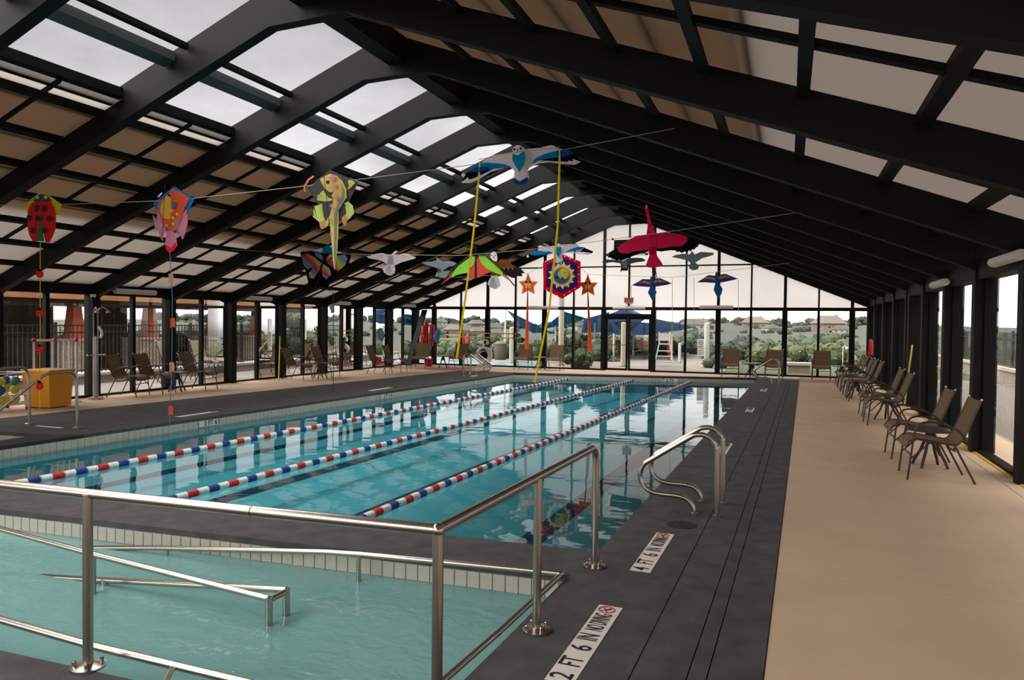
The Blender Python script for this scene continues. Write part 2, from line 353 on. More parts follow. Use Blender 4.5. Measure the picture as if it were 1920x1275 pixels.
# ---- columns, headers, mullions, panes of the long walls
wl = tag(empty('wall_left'), 'left glass wall between black steel columns', 'wall', kind='structure')
wr = tag(empty('wall_right'), 'right glass wall between black steel columns', 'wall', kind='structure')
wb = tag(empty('wall_back'), 'far gable wall of glass and ribbed plastic sheet', 'wall', kind='structure')
ceil = tag(empty('ceiling'), 'black framed pitched roof with plastic panels and open roof bays', 'roof', kind='structure')
NF = 15
colL = MB().box(-.27, -.1, 0, 0, .1, 2.75).build('column', 'black_steel', wl, loc=(XL, FY(0), 0))
colR = MB().box(0, -.1, 0, .3, .1, 2.95).build('column', 'black_steel', wr, loc=(XR, FY(0), 0))
colR2 = MB().box(.02, -.4, 0, .3, -.1, 2.6).build('wide_panel', 'black_steel', wr, loc=(XR, FY(4), 0))
for n in range(1, NF):
    clone(colL, wl, (XL, FY(n), 0)); clone(colR, wr, (XR, skew(n, XR), 0))
H = S-.2
def bay(mb, name, mt, par, x, proto={}):
    o = mb.build(name, mt, par, loc=(x, FY(1)+S/2, 0)); return o
hL = bay(MB().box(-.24, -H/2, 2.33, -.03, H/2, 2.72), 'header', 'black_steel', wl, XL)
sL = bay(MB().box(-.2, -H/2, 0, -.08, H/2, .05), 'sill', 'black_flat', wl, XL)
yL = bay(MB().box(-.07, -H/2, 0, -.03, H/2, .012), 'yellow_threshold', 'yellow_paint', wl, XL)
mL = bay(MB().box(-.19, -.045, .05, -.09, .045, 2.33), 'mullion', 'black_flat', wl, XL)
pLa = bay(MB().add([(-.14,-H/2,.05),(-.14,-.045,.05),(-.14,-.045,2.33),(-.14,-H/2,2.33)], [(0,1,2,3)]), 'glass_pane', 'glass_tinted', wl, XL)
pLb = bay(MB().add([(-.14,H/2,.05),(-.14,.045,.05),(-.14,.045,2.33),(-.14,H/2,2.33)], [(0,1,2,3)]), 'glass_pane', 'glass_clear', wl, XL)
for n in range(2, NF):
    for o in (hL, sL, yL, mL, pLa, pLb): clone(o, wl, (XL, FY(n)+S/2, 0))
hR = bay(MB().box(.03, -H/2, 2.5, .26, H/2, 2.8), 'header', 'black_steel', wr, XR)
sR = bay(MB().box(.08, -H/2, 0, .2, H/2, .05), 'sill', 'black_flat', wr, XR)
yR = bay(MB().box(.02, -H/2, 0, .07, H/2, .012), 'yellow_threshold', 'yellow_paint', wr, XR)
mR = bay(MB().box(.12, -.70, .05, .16, -.63, 2.5), 'mullion', 'black_flat', wr, XR)
jR = bay(MB().box(.12, H/2-.05, .05, .16, H/2, 2.5), 'door_jamb', 'black_flat', wr, XR)
tR = bay(MB().box(.12, -H/2, 1.93, .16, -.70, 1.99), 'rail_bar', 'black_flat', wr, XR)
pRa = bay(MB().add([(.14,-H/2,.05),(.14,-.70,.05),(.14,-.70,2.5),(.14,-H/2,2.5)], [(0,1,2,3)]), 'glass_pane', 'glass_clear', wr, XR)
pRb = bay(MB().add([(.14,H/2,.05),(.14,-.63,.05),(.14,-.63,2.5),(.14,H/2,2.5)], [(0,1,2,3)]), 'glass_pane', 'glass_clear', wr, XR)
for n in range(2, NF):
    for o in (hR, sR, yR, mR, jR, pRa, pRb): clone(o, wr, (XR, FY(n)+S/2, 0))
    if n >= 8: clone(tR, wr, (XR, FY(n)+S/2, 0))

# ---- roof frames
def zl(x): return 2.37+.394*(x+14.5)       # underside, left slope
def zr(x): return 2.64+.385*(2.5-x)        # underside, right slope
DL, DR = .50, .42
for n in range(NF):
    hw = .085
    lp = [(-14.95, zl(-14.95)), (-6.35, zl(-6.35)), (XM, 5.60), (XM, zl(XM)+DL), (-14.95, zl(-14.95)+DL)]
    rp_ = [(XM, 5.60), (-5.15, zr(-5.15)), (2.8, zr(2.8)), (2.8, zr(2.8)+DR), (XM, zr(XM)+DR)]
    if n == 0: rp_[1] = (-5.15, 2.47+.411*7.65); rp_[2] = (2.8, 2.47-.411*.3)
    MB().prism_y(lp, FY(n)-hw, FY(n)+hw).build('rafter', 'black_steel', ceil)
    MB().hexa([(x, skew(n, x)-hw, z) for x, z in rp_], [(x, skew(n, x)+hw, z) for x, z in rp_]).build('rafter', 'black_steel', ceil)
YA, YZ = FY(NF-1)-.1, FY(0)+.1
MB().box(XM-.16, YA, 5.78, XM+.16, YZ, 6.25).build('ridge_beam', 'black_steel', ceil)
# purlins and roof sheets, one bay each
B2 = S-.2
def slope_box(x0, x1, y0, y1, zf, a, b):
    return MB().hexa([(x0,y0,zf(x0)+a),(x1,y0,zf(x1)+a),(x1,y1,zf(x1)+a),(x0,y1,zf(x0)+a)], [(x0,y0,zf(x0)+b),(x1,y0,zf(x1)+b),(x1,y1,zf(x1)+b),(x0,y1,zf(x0)+b)])
PL = [-9.23, -10.03, -10.80, -11.60, -12.40, -13.17, -13.97]
PR = [1.97, 1.03, .08, -.82, -1.73, -2.65, -3.56, -4.48]
protoL = []; D = .40; DF = .27      # sliding sashes lie higher than the fixed lower sheets
for x in PL: protoL.append(slope_box(x-.045, x+.045, -B2/2, B2/2, zl, DF-.04, DF+.03).build('purlin', 'black_flat', ceil))
protoL.append(slope_box(-8.07, -7.89, -B2/2, B2/2, zl, D-.06, D+.06).build('purlin', 'grey_steel', ceil))
protoL.append(slope_box(-7.70, -7.65, -B2/2, B2/2, zl, D-.02, D+.05).build('purlin', 'black_flat', ceil))
protoL.append(slope_box(-8.90, -8.82, -B2/2, B2/2, zl, D-.10, D+.03).build('panel_rail', 'black_flat', ceil))
protoL.append(slope_box(-14.9, -8.86, .055, .10, zl, DF-.02, DF+.03).build('roof_rib', 'black_flat', ceil))
for x in (-9.42, -10.25, -11.05, -11.85):   # bars of the slid-down sashes, seen through the lower sheets
    protoL.append(slope_box(x-.03, x+.03, -B2/2, B2/2, zl, DF+.07, DF+.11).build('sash_bar', 'black_flat', ceil))
protoL.append(slope_box(-9.07, -9.02, -B2/2, B2/2, zl, DF+.03, DF+.10).build('sash_bar', 'black_flat', ceil))
xs = [(-8.84, -9.04, 'roof_sheet_grey'), (-9.05, PL[0], 'roof_sheet_bright')]+[(a, b, 'roof_sheet') for a, b in zip(PL, PL[1:]+[-14.95])]
for x0, x1, mt_ in xs:
    for y0, y1 in ((-B2/2-.04, .08), (.08, B2/2+.04)):
        protoL.append(MB().add([(x, y, zl(x)+DF+.035) for x, y in ((x0,y0),(x1,y0),(x1,y1),(x0,y1))], [(0,1,2,3)]).build('roof_sheet', mt_, ceil))
for x0, x1 in ((PL[0], -10.45), (-10.45, -12.2)):
    protoL.append(MB().add([(x, y, zl(x)+DF+.16) for x, y in ((x0,-B2/2-.08),(x1,-B2/2-.08),(x1,B2/2+.08),(x0,B2/2+.08))], [(0,1,2,3)]).build('sliding_sheet', 'roof_sheet_upper', ceil))
def right_bay(n):
    out = []; ya = lambda x: skew(n, x)+.1; yb = lambda x: skew(n-1, x)-.1; ym = lambda x, t: ya(x)*(1-t)+yb(x)*t
    def sbox(x0, x1, f0, f1, a, b, name, mt):
        c = [(x0, f0(x0)), (x1, f0(x1)), (x1, f1(x1)), (x0, f1(x0))]
        out.append(MB().hexa([(x, y, zr(x)+a) for x, y in c], [(x, y, zr(x)+b) for x, y in c]).build(name, mt, ceil))
    def sq(x0, x1, f0, f1, a, name, mt):
        out.append(MB().add([(x, y, zr(x)+a) for x, y in ((x0, f0(x0)), (x1, f0(x1)), (x1, f1(x1)), (x0, f1(x0)))], [(0,1,2,3)]).build(name, mt, ceil))
    lo = lambda x: ya(x)-.05; hi = lambda x: yb(x)+.05
    for x in PR: sbox(x-.055, x+.055, ya, yb, D-.10, D-.012, 'purlin', 'black_flat')
    for x in (-.38, -1.28, -2.2, -3.1, -4.0): sbox(x-.03, x+.03, lo, hi, D+.05, D+.1, 'sash_bar', 'black_flat')
    r0 = lambda x: ym(x, .50); r1 = lambda x: ym(x, .535)
    sbox(XM+.1, 2.75, r0, r1, D-.07, D-.008, 'roof_rib', 'black_flat')
    xs = [2.8]+PR+[-5.7]
    for i in range(len(xs)-1):
        sq(xs[i], xs[i+1], lo, r1, D, 'roof_sheet', 'roof_sheet'); sq(xs[i], xs[i+1], r1, hi, D, 'roof_sheet', 'roof_sheet')
    for x0, x1 in ((-.42, -2.2), (-2.2, -3.9), (-3.9, -5.7)): sq(x0, x1, lo, hi, D+.12, 'sliding_sheet', 'roof_sheet_upper')
    return out
protoR = right_bay(1)
for o in protoL: o.location.y = FY(1)+S/2
for n in range(2, NF):
    for o in protoL: clone(o, ceil, (0, FY(n)+S/2, 0))
    if n < 8:
        for o in protoR: clone(o, ceil, (0, FY(n)-FY(1), 0))
    else: right_bay(n)

# ---- far gable wall
mulx = [yp(x, 640, YB).x for x in (814, 864, 914, 966, 1020.5, 1075, 1131.6, 1224.8, 1285, 1345.8, 1407.4, 1470.8, 1534, 1597)]
thick = {814, 914, 1020.5, 1131.6, 1224.8, 1345.8, 1470.8, 1597}
def zg(x): return zl(x) if x < XM else 2.47+.411*(2.5-x)
for x, u in zip(mulx, (814, 864, 914, 966, 1020.5, 1075, 1131.6, 1224.8, 1285, 1345.8, 1407.4, 1470.8, 1534, 1597)):
    w = .09 if u in thick else .04
    MB().box(x-w, YB-.08, 0, x+w, YB+.08, 2.39).build('column' if u in thick else 'mullion', 'black_flat', wb)
    top = min(zg(x)+.1, 5.75)
    MB().box(x-.028 if u not in thick else x-.05, YB-.05, 2.39, x+.028 if u not in thick else x+.05, YB+.05, top).build('mullion', 'black_flat', wb)
MB().box(XM-.03, YB-.05, 2.39, XM+.03, YB+.05, 5.9).build('mullion', 'black_flat', wb)
MB().box(XL-.2, YB-.09, 2.33, XR+.2, YB+.09, 2.45).build('header', 'black_steel', wb)
MB().box(XL, YB-.06, 0, mulx[6], YB+.06, .06).build('sill', 'black_flat', wb); MB().box(mulx[7], YB-.06, 0, XR, YB+.06, .06).build('sill', 'black_flat', wb)
a = next(x for x in (-14.5+.02*i for i in range(600)) if zg(x) > 4.0)
MB().box(a, YB-.03, 3.975, 2.5-(4.0-2.47)/.411, YB+.03, 4.025).build('crossbar', 'black_flat', wb)
allx = [XL]+mulx+[XR]
for i in range(len(allx)-1):
    x0, x1 = allx[i], allx[i+1]
    if i == 7:   # over the doors
        MB().add([(x0,YB,2.16),(x1,YB,2.16),(x1,YB,2.33),(x0,YB,2.33)], [(0,1,2,3)]).build('glass_pane', 'glass_clear', wb)
    else:
        MB().add([(x0,YB,.05),(x1,YB,.05),(x1,YB,2.33),(x0,YB,2.33)], [(0,1,2,3)]).build('glass_pane', 'glass_tinted' if i in (2, 4, 6, 8, 10) else 'glass_clear', wb)
    pts = [(x0, 2.45), (x1, 2.45), (x1, zg(x1)+.05)]
    if x0 < XM < x1: pts.append((XM, 6.0))
    pts.append((x0, zg(x0)+.05))
    MB().add([(x, YB+.02, z) for x, z in pts], [tuple(range(len(pts)))]).build('ribbed_sheet', 'gable_sheet', wb)
# flat haunch plate under the ridge of the end frame
# double door
door = tag(empty('door_1', (0, YB, 0)), 'double glass door with black frames in the far wall', 'door', kind='structure')
dx0, dx1 = mulx[6]+.09, mulx[7]-.09; xm = (dx0+dx1)/2
MB().box(dx0-.02, -.08, 2.06, dx1+.02, .08, 2.19).build('door_head', 'black_flat', door)
for x0, x1, hs in ((dx0, xm-.01, 1), (xm+.01, dx1, -1)):
    lf = MB().box(x0, -.03, .02, x0+.075, .03, 2.06).box(x1-.075, -.03, .02, x1, .03, 2.06).box(x0+.075, -.03, .02, x1-.075, .03, .1).box(x0+.075, -.03, 1.98, x1-.075, .03, 2.06).build('door_leaf', 'black_flat', door)
    MB().add([(x0+.075,0,.1),(x1-.075,0,.1),(x1-.075,0,1.98),(x0+.075,0,1.98)], [(0,1,2,3)]).build('glass_pane', 'glass_clear', lf)
    MB().box(x0+.075, -.06, .98, x1-.075, -.035, 1.01).build('push_bar', 'grey_steel', lf)
# ================================================================= POOL FITTINGS
def ribs(r, L, n):
    prof = [(.012, -L/2)]
    for i in range(n):
        a = -L/2+L*i/n; w = L/n
        prof += [(r*.72, a+.001), (r, a+w*.18), (r, a+w*.72), (r*.72, a+w*.98)]
    return prof+[(.012, L/2)]
mat('float_white', rgb(238, 236, 232), .45); mat('float_red', rgb(212, 48, 40), .45); mat('float_blue', rgb(36, 64, 148), .45); mat('steel_cable', rgb(150, 150, 150), .4, .8)
floats = {}
def lane_rope(label, a, b):
    root = empty('lane_rope', a, 0, label, 'lane rope', 'floating lane ropes of the lap pool')
    d = b-a; L = d.length; ang = math.atan2(d.y, d.x); seg = .15; n = int(L/seg)
    MB().tube([(0,0,0), d], .006, 6).build('cable', 'steel_cable', root)
    for i in range(n):
        c = ('red', 'white', 'blue', 'white')[i % 4]
        p = d.normalized()*(seg*(i+.5)); 
        if c not in floats:
            pr = MB().lathe(ribs(.042, seg*.96, 4), n=12); pr.v = [(z, x, y) for x, y, z in pr.v]
            floats[c] = pr.build('float_sleeve', 'float_'+c, root, smooth=True, loc=p, rz=ang)
        else: clone(floats[c], root, p, ang)
zr_ = -.148
lane_rope('red white and blue lane rope nearest the left pool edge', fl(2, 912, zr_), fl(1078, 708, zr_))
lane_rope('red white and blue lane rope in the middle of the lap pool', fl(262, 951, zr_), fl(1187, 713, zr_))
lane_rope('red white and blue lane rope nearest the right pool edge', fl(632, 992, zr_), fl(1301, 713, zr_))

def flange(root, x, y):
    f = MB().lathe([(.085, 0), (.085, .012), (.05, .018), (.036, .022)], (x, y, .006), 20).build('base_flange', 'chrome', root, smooth=True)
    for k in range(4):
        a = PI/4+k*PI/2; MB().lathe([(.011, 0), (.011, .03), (.006, .034)], (x+.062*math.cos(a), y+.062*math.sin(a), .016), 8).build('bolt', 'chrome', f)
def post(root, x, y, h, r=.025): MB().tube([(x, y, .006), (x, y, h)], r, 14).build('post', 'chrome', root, smooth=True)
# guard rail round the ramp pool
gr = empty('guard_rail', (0, 0, 0), 0, 'brushed steel guard rail on posts around the near end of the ramp pool', 'handrail')
hr = .9
PL0 = (-5.3, 2.68, 0); P1 = (-3.34, 2.757, 0); P2 = (-1.405, 2.865, 0); P3 = (-1.345, 4.05, 0); P4 = (-1.31, 5.285, 0)
MB().tube([(PL0[0]-1.2, PL0[1]-.05, hr), (PL0[0], PL0[1], hr), (-2.35, 2.81, hr)], .026, 14).build('top_rail', 'chrome', gr, smooth=True)
MB().tube([(-2.345, 2.81, hr), (P2[0], P2[1], hr)], .026, 14).build('top_rail', 'chrome', gr, smooth=True)
MB().tube(rounded([(P2[0], P2[1], hr), (P4[0], P4[1], hr), (P4[0], P4[1], .02)], .13, 8), .026, 14).build('end_rail', 'chrome', gr, smooth=True)
MB().ball((P2[0], P2[1], hr), .03, 14, 9).build('corner_joint', 'chrome', gr, smooth=True)
for p in (PL0, P1, P2, P3): post(gr, p[0], p[1], hr)
for p in (PL0, P1, P2, P3, P4): flange(gr, p[0], p[1])
# low rails fixed to the ramp walls
lr = empty('wall_rail', (0, 0, 0), 0, 'low steel rail along the divider and right edge of the ramp pool', 'handrail')
c2 = lambda x, y: (640+x/3, 850+y/3)
path = [(-6.6, 4.55, -.27), (-4.93, 4.72, -.12), (-3.3, 4.79, .02), (-3.0, 4.80, .035), (-1.47, 4.93, .035), (-1.50, 4.86, .03), (-1.545, 3.9, .01), (-1.60, 2.95, .0)]
MB().tube(path[:4]+[(-1.47, 4.93, .05)], .021, 12).build('rail', 'chrome', lr, smooth=True)
MB().tube([(-1.47, 4.95, .03), (-1.53, 3.9, .02), (-1.61, 2.9, .01)], .021, 12).build('rail', 'chrome', lr, smooth=True)
MB().ball((-1.465, 4.945, .04), .026, 12, 8).build('corner_joint', 'chrome', lr, smooth=True)
for q, z in (((-3.02, 4.8), .03), ((-4.83, 4.73), -.12), ((-6.0, 4.6), -.21)):
    MB().tube([(q[0], q[1], -.47), (q[0], q[1], z)], .018, 10).build('leg', 'chrome', lr, smooth=True)
nr = empty('wall_rail', (0, 0, 0), 0, 'low steel rail along the near wall of the ramp pool', 'handrail')
MB().tube([(-5.6, 2.86, .11), (-4.2, 2.89, .075), (-3.5, 2.90, .035), (-2.4, 2.91, .015), (-1.7, 2.92, .01)], .021, 12).build('rail', 'chrome', nr, smooth=True)
for x in (-4.5, -2.9): MB().tube([(x, 2.88, .03), (x, 2.80, -.06), (x, 2.74, -.06)], .014, 8).build('wall_bracket', 'chrome', nr, smooth=True)
ur = empty('ramp_rail', (0, 0, 0), 0, 'steel ramp rail pair standing in the shallow ramp pool', 'handrail')
MB().tube([(-6.2, 3.84, .27), (-5.5, 3.85, .19), (-4.65, 3.86, .115), (-3.115, 3.883, .0)], .021, 12).build('rail', 'chrome', ur, smooth=True)
MB().tube([(-6.4, 3.98, -.27), (-5.02, 4.02, -.165), (-4.15, 4.035, -.09), (-3.11, 4.057, .0)], .021, 12).build('rail', 'chrome', ur, smooth=True)
MB().tube([(-3.112, 3.883, -.01), (-3.11, 4.057, -.01)], .02, 12).build('cross_piece', 'chrome', ur, smooth=True)
for x, y, z in ((-3.112, 3.883, .012), (-3.11, 4.057, .012), (-4.63, 3.86, .11), (-4.7, 4.02, -.13)):
    MB().tube([(x, y, -.47), (x, y, z)], .024, 12).build('leg', 'chrome', ur, smooth=True)
# stair rails at the far left
for lab, x, top in (('bent steel stair rail at the left pool edge, nearer the lap pool', -10.83, .94), ('bent steel stair rail at the left pool edge, nearer the glass wall', -11.93, .97)):
    t = empty('stair_rail', (0, 0, 0), 0, lab, 'handrail')
    MB().tube(rounded([(x, 8.75, .01), (x, 8.74, top), (x, 8.22, top), (x, 6.9, .03), (x, 6.5, -.1)], .18, 8), .024, 12).build('rail', 'chrome', t, smooth=True)
    MB().lathe([(.07, 0), (.07, .012), (.03, .03)], (x, 8.75, .006), 16).build('base_flange', 'chrome', t, smooth=True)

# pool entry grab rails
GX = [(-.955, 0), (-.965, .06), (-1.02, .13), (-1.12, .155), (-1.30, .16), (-1.40, .19), (-1.46, .26), (-1.475, .34), (-1.44, .43), (-1.36, .49), (-1.02, .715), (-.95, .75), (-.88, .755), (-.81, .725), (-.765, .66), (-.752, .58), (-.745, 0)]
def smoothpath(p, k=4):
    out = []
    for i in range(len(p)-1):
        a, b, c, d = p[max(i-1, 0)], p[i], p[i+1], p[min(i+2, len(p)-1)]
        for j in range(k):
            t = j/k; out.append(tuple(.5*((2*b[q])+(-a[q]+c[q])*t+(2*a[q]-5*b[q]+4*c[q]-d[q])*t*t+(-a[q]+3*b[q]-3*c[q]+d[q])*t**3) for q in (0, 1)))
    return out+[p[-1]]
GS = smoothpath(GX)
def grab(label, y, x0=0, mir=1):
    t = empty('grab_rail', (0, 0, 0), 0, label, 'grab rail', 'grab rails at the pool edge')
    f = lambda x: x if mir > 0 else x0+(-1.49-x)
    pts = [RP(f(x), y, z+.006) for x, z in GS]
    MB().tube(pts, .0245, 14).build('rail', 'chrome', t, smooth=True)
    for p in (pts[0], pts[-1]): MB().lathe([(.036, 0), (.036, .01), (.027, .016)], (p.x, p.y, .004), 16).build('escutcheon', 'chrome', t, smooth=True)
grab('bent steel grab rail at the right pool edge, the one closest to the viewer', 7.13)
grab('bent steel grab rail at the right pool edge, second from the viewer', 7.66)
grab('small bent steel grab rail at the far right pool corner, nearer of the pair', 24.0)
grab('small bent steel grab rail at the far right pool corner, farther of the pair', 24.5)
grab('small bent steel grab rail at the far left pool edge, nearer of the pair', 22.15, -9.78, -1)
grab('small bent steel grab rail at the far left pool edge, farther of the pair', 22.7, -9.78, -1)
# deck lid beside the grab rails
lid = tag(MB().lathe([(.13, 0), (.13, .006), (.115, .009), (.03, .009), (.025, .004)], RP(-1.0, 6.68, .004), 28).build('deck_lid', 'rubber_dark', smooth=True), 'round dark lid set into the rubber deck beside the grab rails', 'deck lid')

# ---- depth markers
mat('sign_red', rgb(190, 70, 66), .6)
def marker(label, cx, cy, L, w, words, rz=PI/2+PHI, icon=True):
    t = empty('depth_marker', RP(cx, cy, .006), rz, label, 'depth marker', 'depth marker plates on the deck')
    n = max(3, round(L/.2)); 
    for i in range(n): MB().box(-L/2+L*i/n+.001, -w/2, 0, -L/2+L*(i+1)/n-.001, w/2, .004).build('plate', 'sign_white', t)
    for wd, x, sz, sx in words: text(wd, 'lettering', 'text_black', sz, t, Matrix.Translation((x, 0, .005)), sx, .0012)
    if icon:
        c = L/2-.075
        ring = [(c+.05*math.cos(2*PI*k/28), .01+.05*math.sin(2*PI*k/28), .0055) for k in range(28)]
        s = MB().tube(ring, .0045, 5, closed=True); s.tube([(c-.035, .045, .0055), (c+.035, -.025, .0055)], .0035, 5).build('no_diving_symbol', 'sign_red', t)
        MB().tube([(c-.03, .0, .0055), (c-.005, .015, .0055), (c+.025, .03, .0055)], .004, 5).ball((c+.012, -.008, .0055), .007, 6, 4).tube([(c-.005, .015, .0055), (c+.012, -.015, .0055)], .0035, 5).build('diver_figure', 'text_black', t)
def words(d): return [(d, -.47, .17, .85), ('FT', -.30, .17, .62), ('6', -.12, .17, .85), ('IN', .03, .17, .55), ('NO DIVING', .26, .15, .34)]
marker('white depth plate reading 2 FT 6 IN beside the ramp pool', -1.115, 4.02, 1.07, .15, words('2'))
marker('white depth plate reading 4 FT 6 IN beside the guard rail end', -1.085, 5.815, 1.05, .15, words('4'))
marker('white depth plate right behind the near grab rails', -1.07, 11.1, 1.0, .15, words('4'))
marker('small white depth plate on the right deck, middle of the row', -1.07, 16.4, .85, .15, words('4'), icon=False)
marker('small white depth plate on the right deck nearest the far end', -1.06, 21.7, .95, .16, words('4'), icon=False)
marker('thin white depth plate on the left deck behind the blue kite tail', -10.66, 10.75, .95, .13, [])
marker('thin white depth plate on the left deck, middle of the row', -10.43, 16.85, 1.05, .14, [], icon=False)
marker('thin white depth plate on the left deck by the far grab rails', -10.28, 22.45, .5, .16, [], icon=False)
marker('short white plate on the deck between the stair rails', -11.5, 8.42, .58, .07, [], rz=0, icon=False)
def wall_marker(label, y, body):
    x = edgeL(y)+.018; t = empty('waterline_marker', (x, y, -.105), 0, label, 'depth marker', 'depth markers on the tile band')
    MB().box(-.003, -.36, -.055, 0, .36, .055).build('plate', 'sign_white', t)
    text(body, 'lettering', 'text_black', .13, t, Matrix.Translation((.002, 0, 0)) @ Matrix.Rotation(PI/2, 4, 'Z') @ Matrix.Rotation(PI/2, 4, 'X'), .95, .001)
wall_marker('black 3 FT 6 IN lettering on the left waterline tiles', 10.85, '3 FT 6 IN')
wall_marker('small waterline depth marking on the left tiles, middle one', 16.6, '3 FT 6 IN')
wall_marker('small waterline depth marking on the left tiles below the far grab rails', 21.8, '3 FT 6 IN')
t = empty('waterline_marker', (yp(1250, 712, 25.9).x, between(PC, PB, .63).y-.03, -.105), 0, 'depth marking on the tiles of the far pool end', 'depth marker', 'depth markers on the tile band')
MB().box(-.42, 0, -.055, .42, .003, .055).build('plate', 'sign_white', t)
text('4 FT 6 IN', 'lettering', 'text_black', .14, t, Matrix.Translation((0, -.002, 0)) @ Matrix.Rotation(PI/2, 4, 'X'), 1, .001)

# ================================================================= FURNITURE
mat('chair_frame', rgb(52, 38, 30), .4, var=.05); mat('sling', rgb(118, 92, 64), .8, var=.08, scale=30, bump=.25, bscale=400)
mat('cap_white', rgb(210, 208, 204), .5); mat('table_top', rgb(60, 52, 50), .35, var=.1, scale=12); mat('table_light', rgb(120, 112, 108), .35, var=.1, scale=12)
def make_chair():
    root = empty('sling_chair'); W = .265
    prof = [(0, .385), (.035, .45), (.11, .485), (.22, .478), (.36, .455), (.50, .435)]
    back = [(.555, .465), (.60, .53), (.66, .68), (.71, .82), (.765, .965)]
    def slingmesh(p, name):
        m = MB()
        for i in range(len(p)-1):
            (a, b), (c, d) = p[i], p[i+1]
            for j in range(4):
                x0 = -W+.012+(2*W-.024)*j/4; x1 = -W+.012+(2*W-.024)*(j+1)/4
                s0 = -.012*math.sin(PI*j/4); s1 = -.012*math.sin(PI*(j+1)/4)
                m.hexa([(x0, a-.38, b+s0-.004), (x1, a-.38, b+s1-.004), (x1, c-.38, d+s1-.004), (x0, c-.38, d+s0-.004)], [(x0, a-.38, b+s0+.004), (x1, a-.38, b+s1+.004), (x1, c-.38, d+s1+.004), (x0, c-.38, d+s0+.004)])
        return m.build(name, 'sling', root, smooth=True)
    slingmesh(prof+[(.535, .445)], 'seat'); slingmesh([(.535, .445)]+back, 'backrest')
    for s in (-1, 1):
        x = s*W
        MB().tube([(x, d-.38, z) for d, z in prof+[(.535, .445)]+back], .0125, 8).build('side_frame', 'chair_frame', root, smooth=True)
        MB().tube([(x, back[-1][0]-.38, .965), (x, back[-1][0]-.374, .985)], .0128, 8).build('end_cap', 'cap_white', root)
        xo = s*(W+.018)
        MB().tube([(xo, d-.38, z) for d, z in smoothpath([(.62, .50), (.55, .60), (.42, .665), (.26, .695), (.15, .675), (.10, .60), (.075, .48), (.055, .30), (.02, .0)], 3)], .0115, 8).build('arm', 'chair_frame', root, smooth=True)
        MB().tube([(xo, .50-.38, .44), (xo, .72-.38, 0)], .012, 8).build('rear_leg', 'chair_frame', root, smooth=True)
        MB().tube([(xo, .06-.38, .26), (xo, .26-.38, .465)], .009, 8).build('brace', 'chair_frame', root, smooth=True)
    MB().tube([(-W, .50-.38, .40), (-W*.5, .54-.38, .345), (W*.5, .54-.38, .345), (W, .50-.38, .40)], .010, 8).build('stretcher', 'chair_frame', root, smooth=True)
    MB().tube([(-W-.018, .05-.38, .30), (W+.018, .05-.38, .30)], .010, 8).build('stretcher', 'chair_frame', root, smooth=True)
    return root
CH0 = make_chair(); used = [0]
def chair(label, x, y, deg, group):
    if not used[0]: o = CH0; used[0] = 1
    else: o = dup(CH0)
    o.location = (x, y, 0); o.rotation_euler[2] = math.radians(deg); tag(o, label, 'chair', group); return o
GRR = 'sling chairs along the right wall'; GRL = 'sling chairs along the left wall'; GRB = 'sling chairs in front of the far wall'
chair('brown sling armchair on the right, nearest the viewer', 1.69, 10.06, -88, GRR)
chair('brown sling armchair on the right, just beyond the nearest dark table', 1.69, 11.5, -88, GRR)
chair('brown sling armchair on the right, nearer of the second pair', 1.72, 15.15, -88, GRR)
chair('brown sling armchair on the right, farther of the second pair', 1.75, 16.55, -88, GRR)
for i, (y, w) in enumerate(zip((19.72, 20.95, 21.9, 23.15, 24.4), ('nearest', 'second', 'middle', 'fourth', 'farthest'))):
    chair('brown sling armchair in the far right cluster of five, %s of the row' % w, 1.73, y, -88, GRR)
chair('brown sling chair by the left wall, leftmost of all', -14.3, 12.86, 108, GRL)
chair('brown sling chair by the left wall, left of the dark pedestal table', -14.28, 13.62, 106, GRL)
chair('brown sling chair by the left wall, right of the dark pedestal table', -14.12, 14.85, 104, GRL)
chair('brown sling chair beside the yellow pole on the left wall column', -13.95, 18.66, 100, GRL)
chair('brown sling chair by the left wall under the black kite tail', -13.85, 20.0, 97, GRL)
chair('brown sling chair by the left wall, nearer of the pair before the corner', -13.2, 22.2, 97, GRL)
chair('brown sling chair by the left wall, farther of the pair before the corner', -13.1, 23.1, 97, GRL)
chair('brown sling chair in front of the red rescue tubes', -13.3, 25.45, 12, GRB)
chair('brown sling chair right of the red rescue tubes, against the far wall', -12.05, 26.25, 4, GRB)
chair('brown sling chair under the left orange star kite', -9.62, 26.95, 4, GRB)
chair('brown sling chair in front of the tall cream post', -8.38, 27.05, 4, GRB)
chair('brown sling chair right of the glass doors, left of a small table', -1.9, 26.95, 2, GRB)
chair('brown sling chair behind the far right grab rails', -.45, 26.95, -2, GRB)
chair('brown sling chair in the far right corner on the red floor', 1.05, 26.95, -4, GRB)
def make_table(topmat):
    root = empty('side_table')
    MB().lathe([(.27, 0), (.292, .006), (.292, .024), (.28, .03), (0.02, .028)], (0, 0, .465), 28).build('table_top', topmat, root, smooth=True)
    MB().lathe([(.05, .3), (.05, .44), (.10, .465)], (0, 0, 0), 16).build('hub', 'chair_frame', root, smooth=True)
    for k in range(4):
        a = PI/4+k*PI/2+.2
        pts = [(math.cos(a)*r, math.sin(a)*r, z) for r, z in ((.04, .43), (.075, .33), (.12, .2), (.19, .08), (.22, .0))]
        MB().tube(pts, [.02, .02, .019, .018, .018], 8).build('leg', 'chair_frame', root, smooth=True)
    return root
T0 = make_table('table_top'); T1 = make_table('table_light')
def table(label, x, y, src, first=False, rz=0):
    o = src if first else dup(src)
    o.location = (x, y, 0); o.rotation_euler[2] = rz; tag(o, label, 'table', 'small round side tables'); return o
table('dark round side table between the two nearest right chairs', 1.74, 10.82, T0, True)
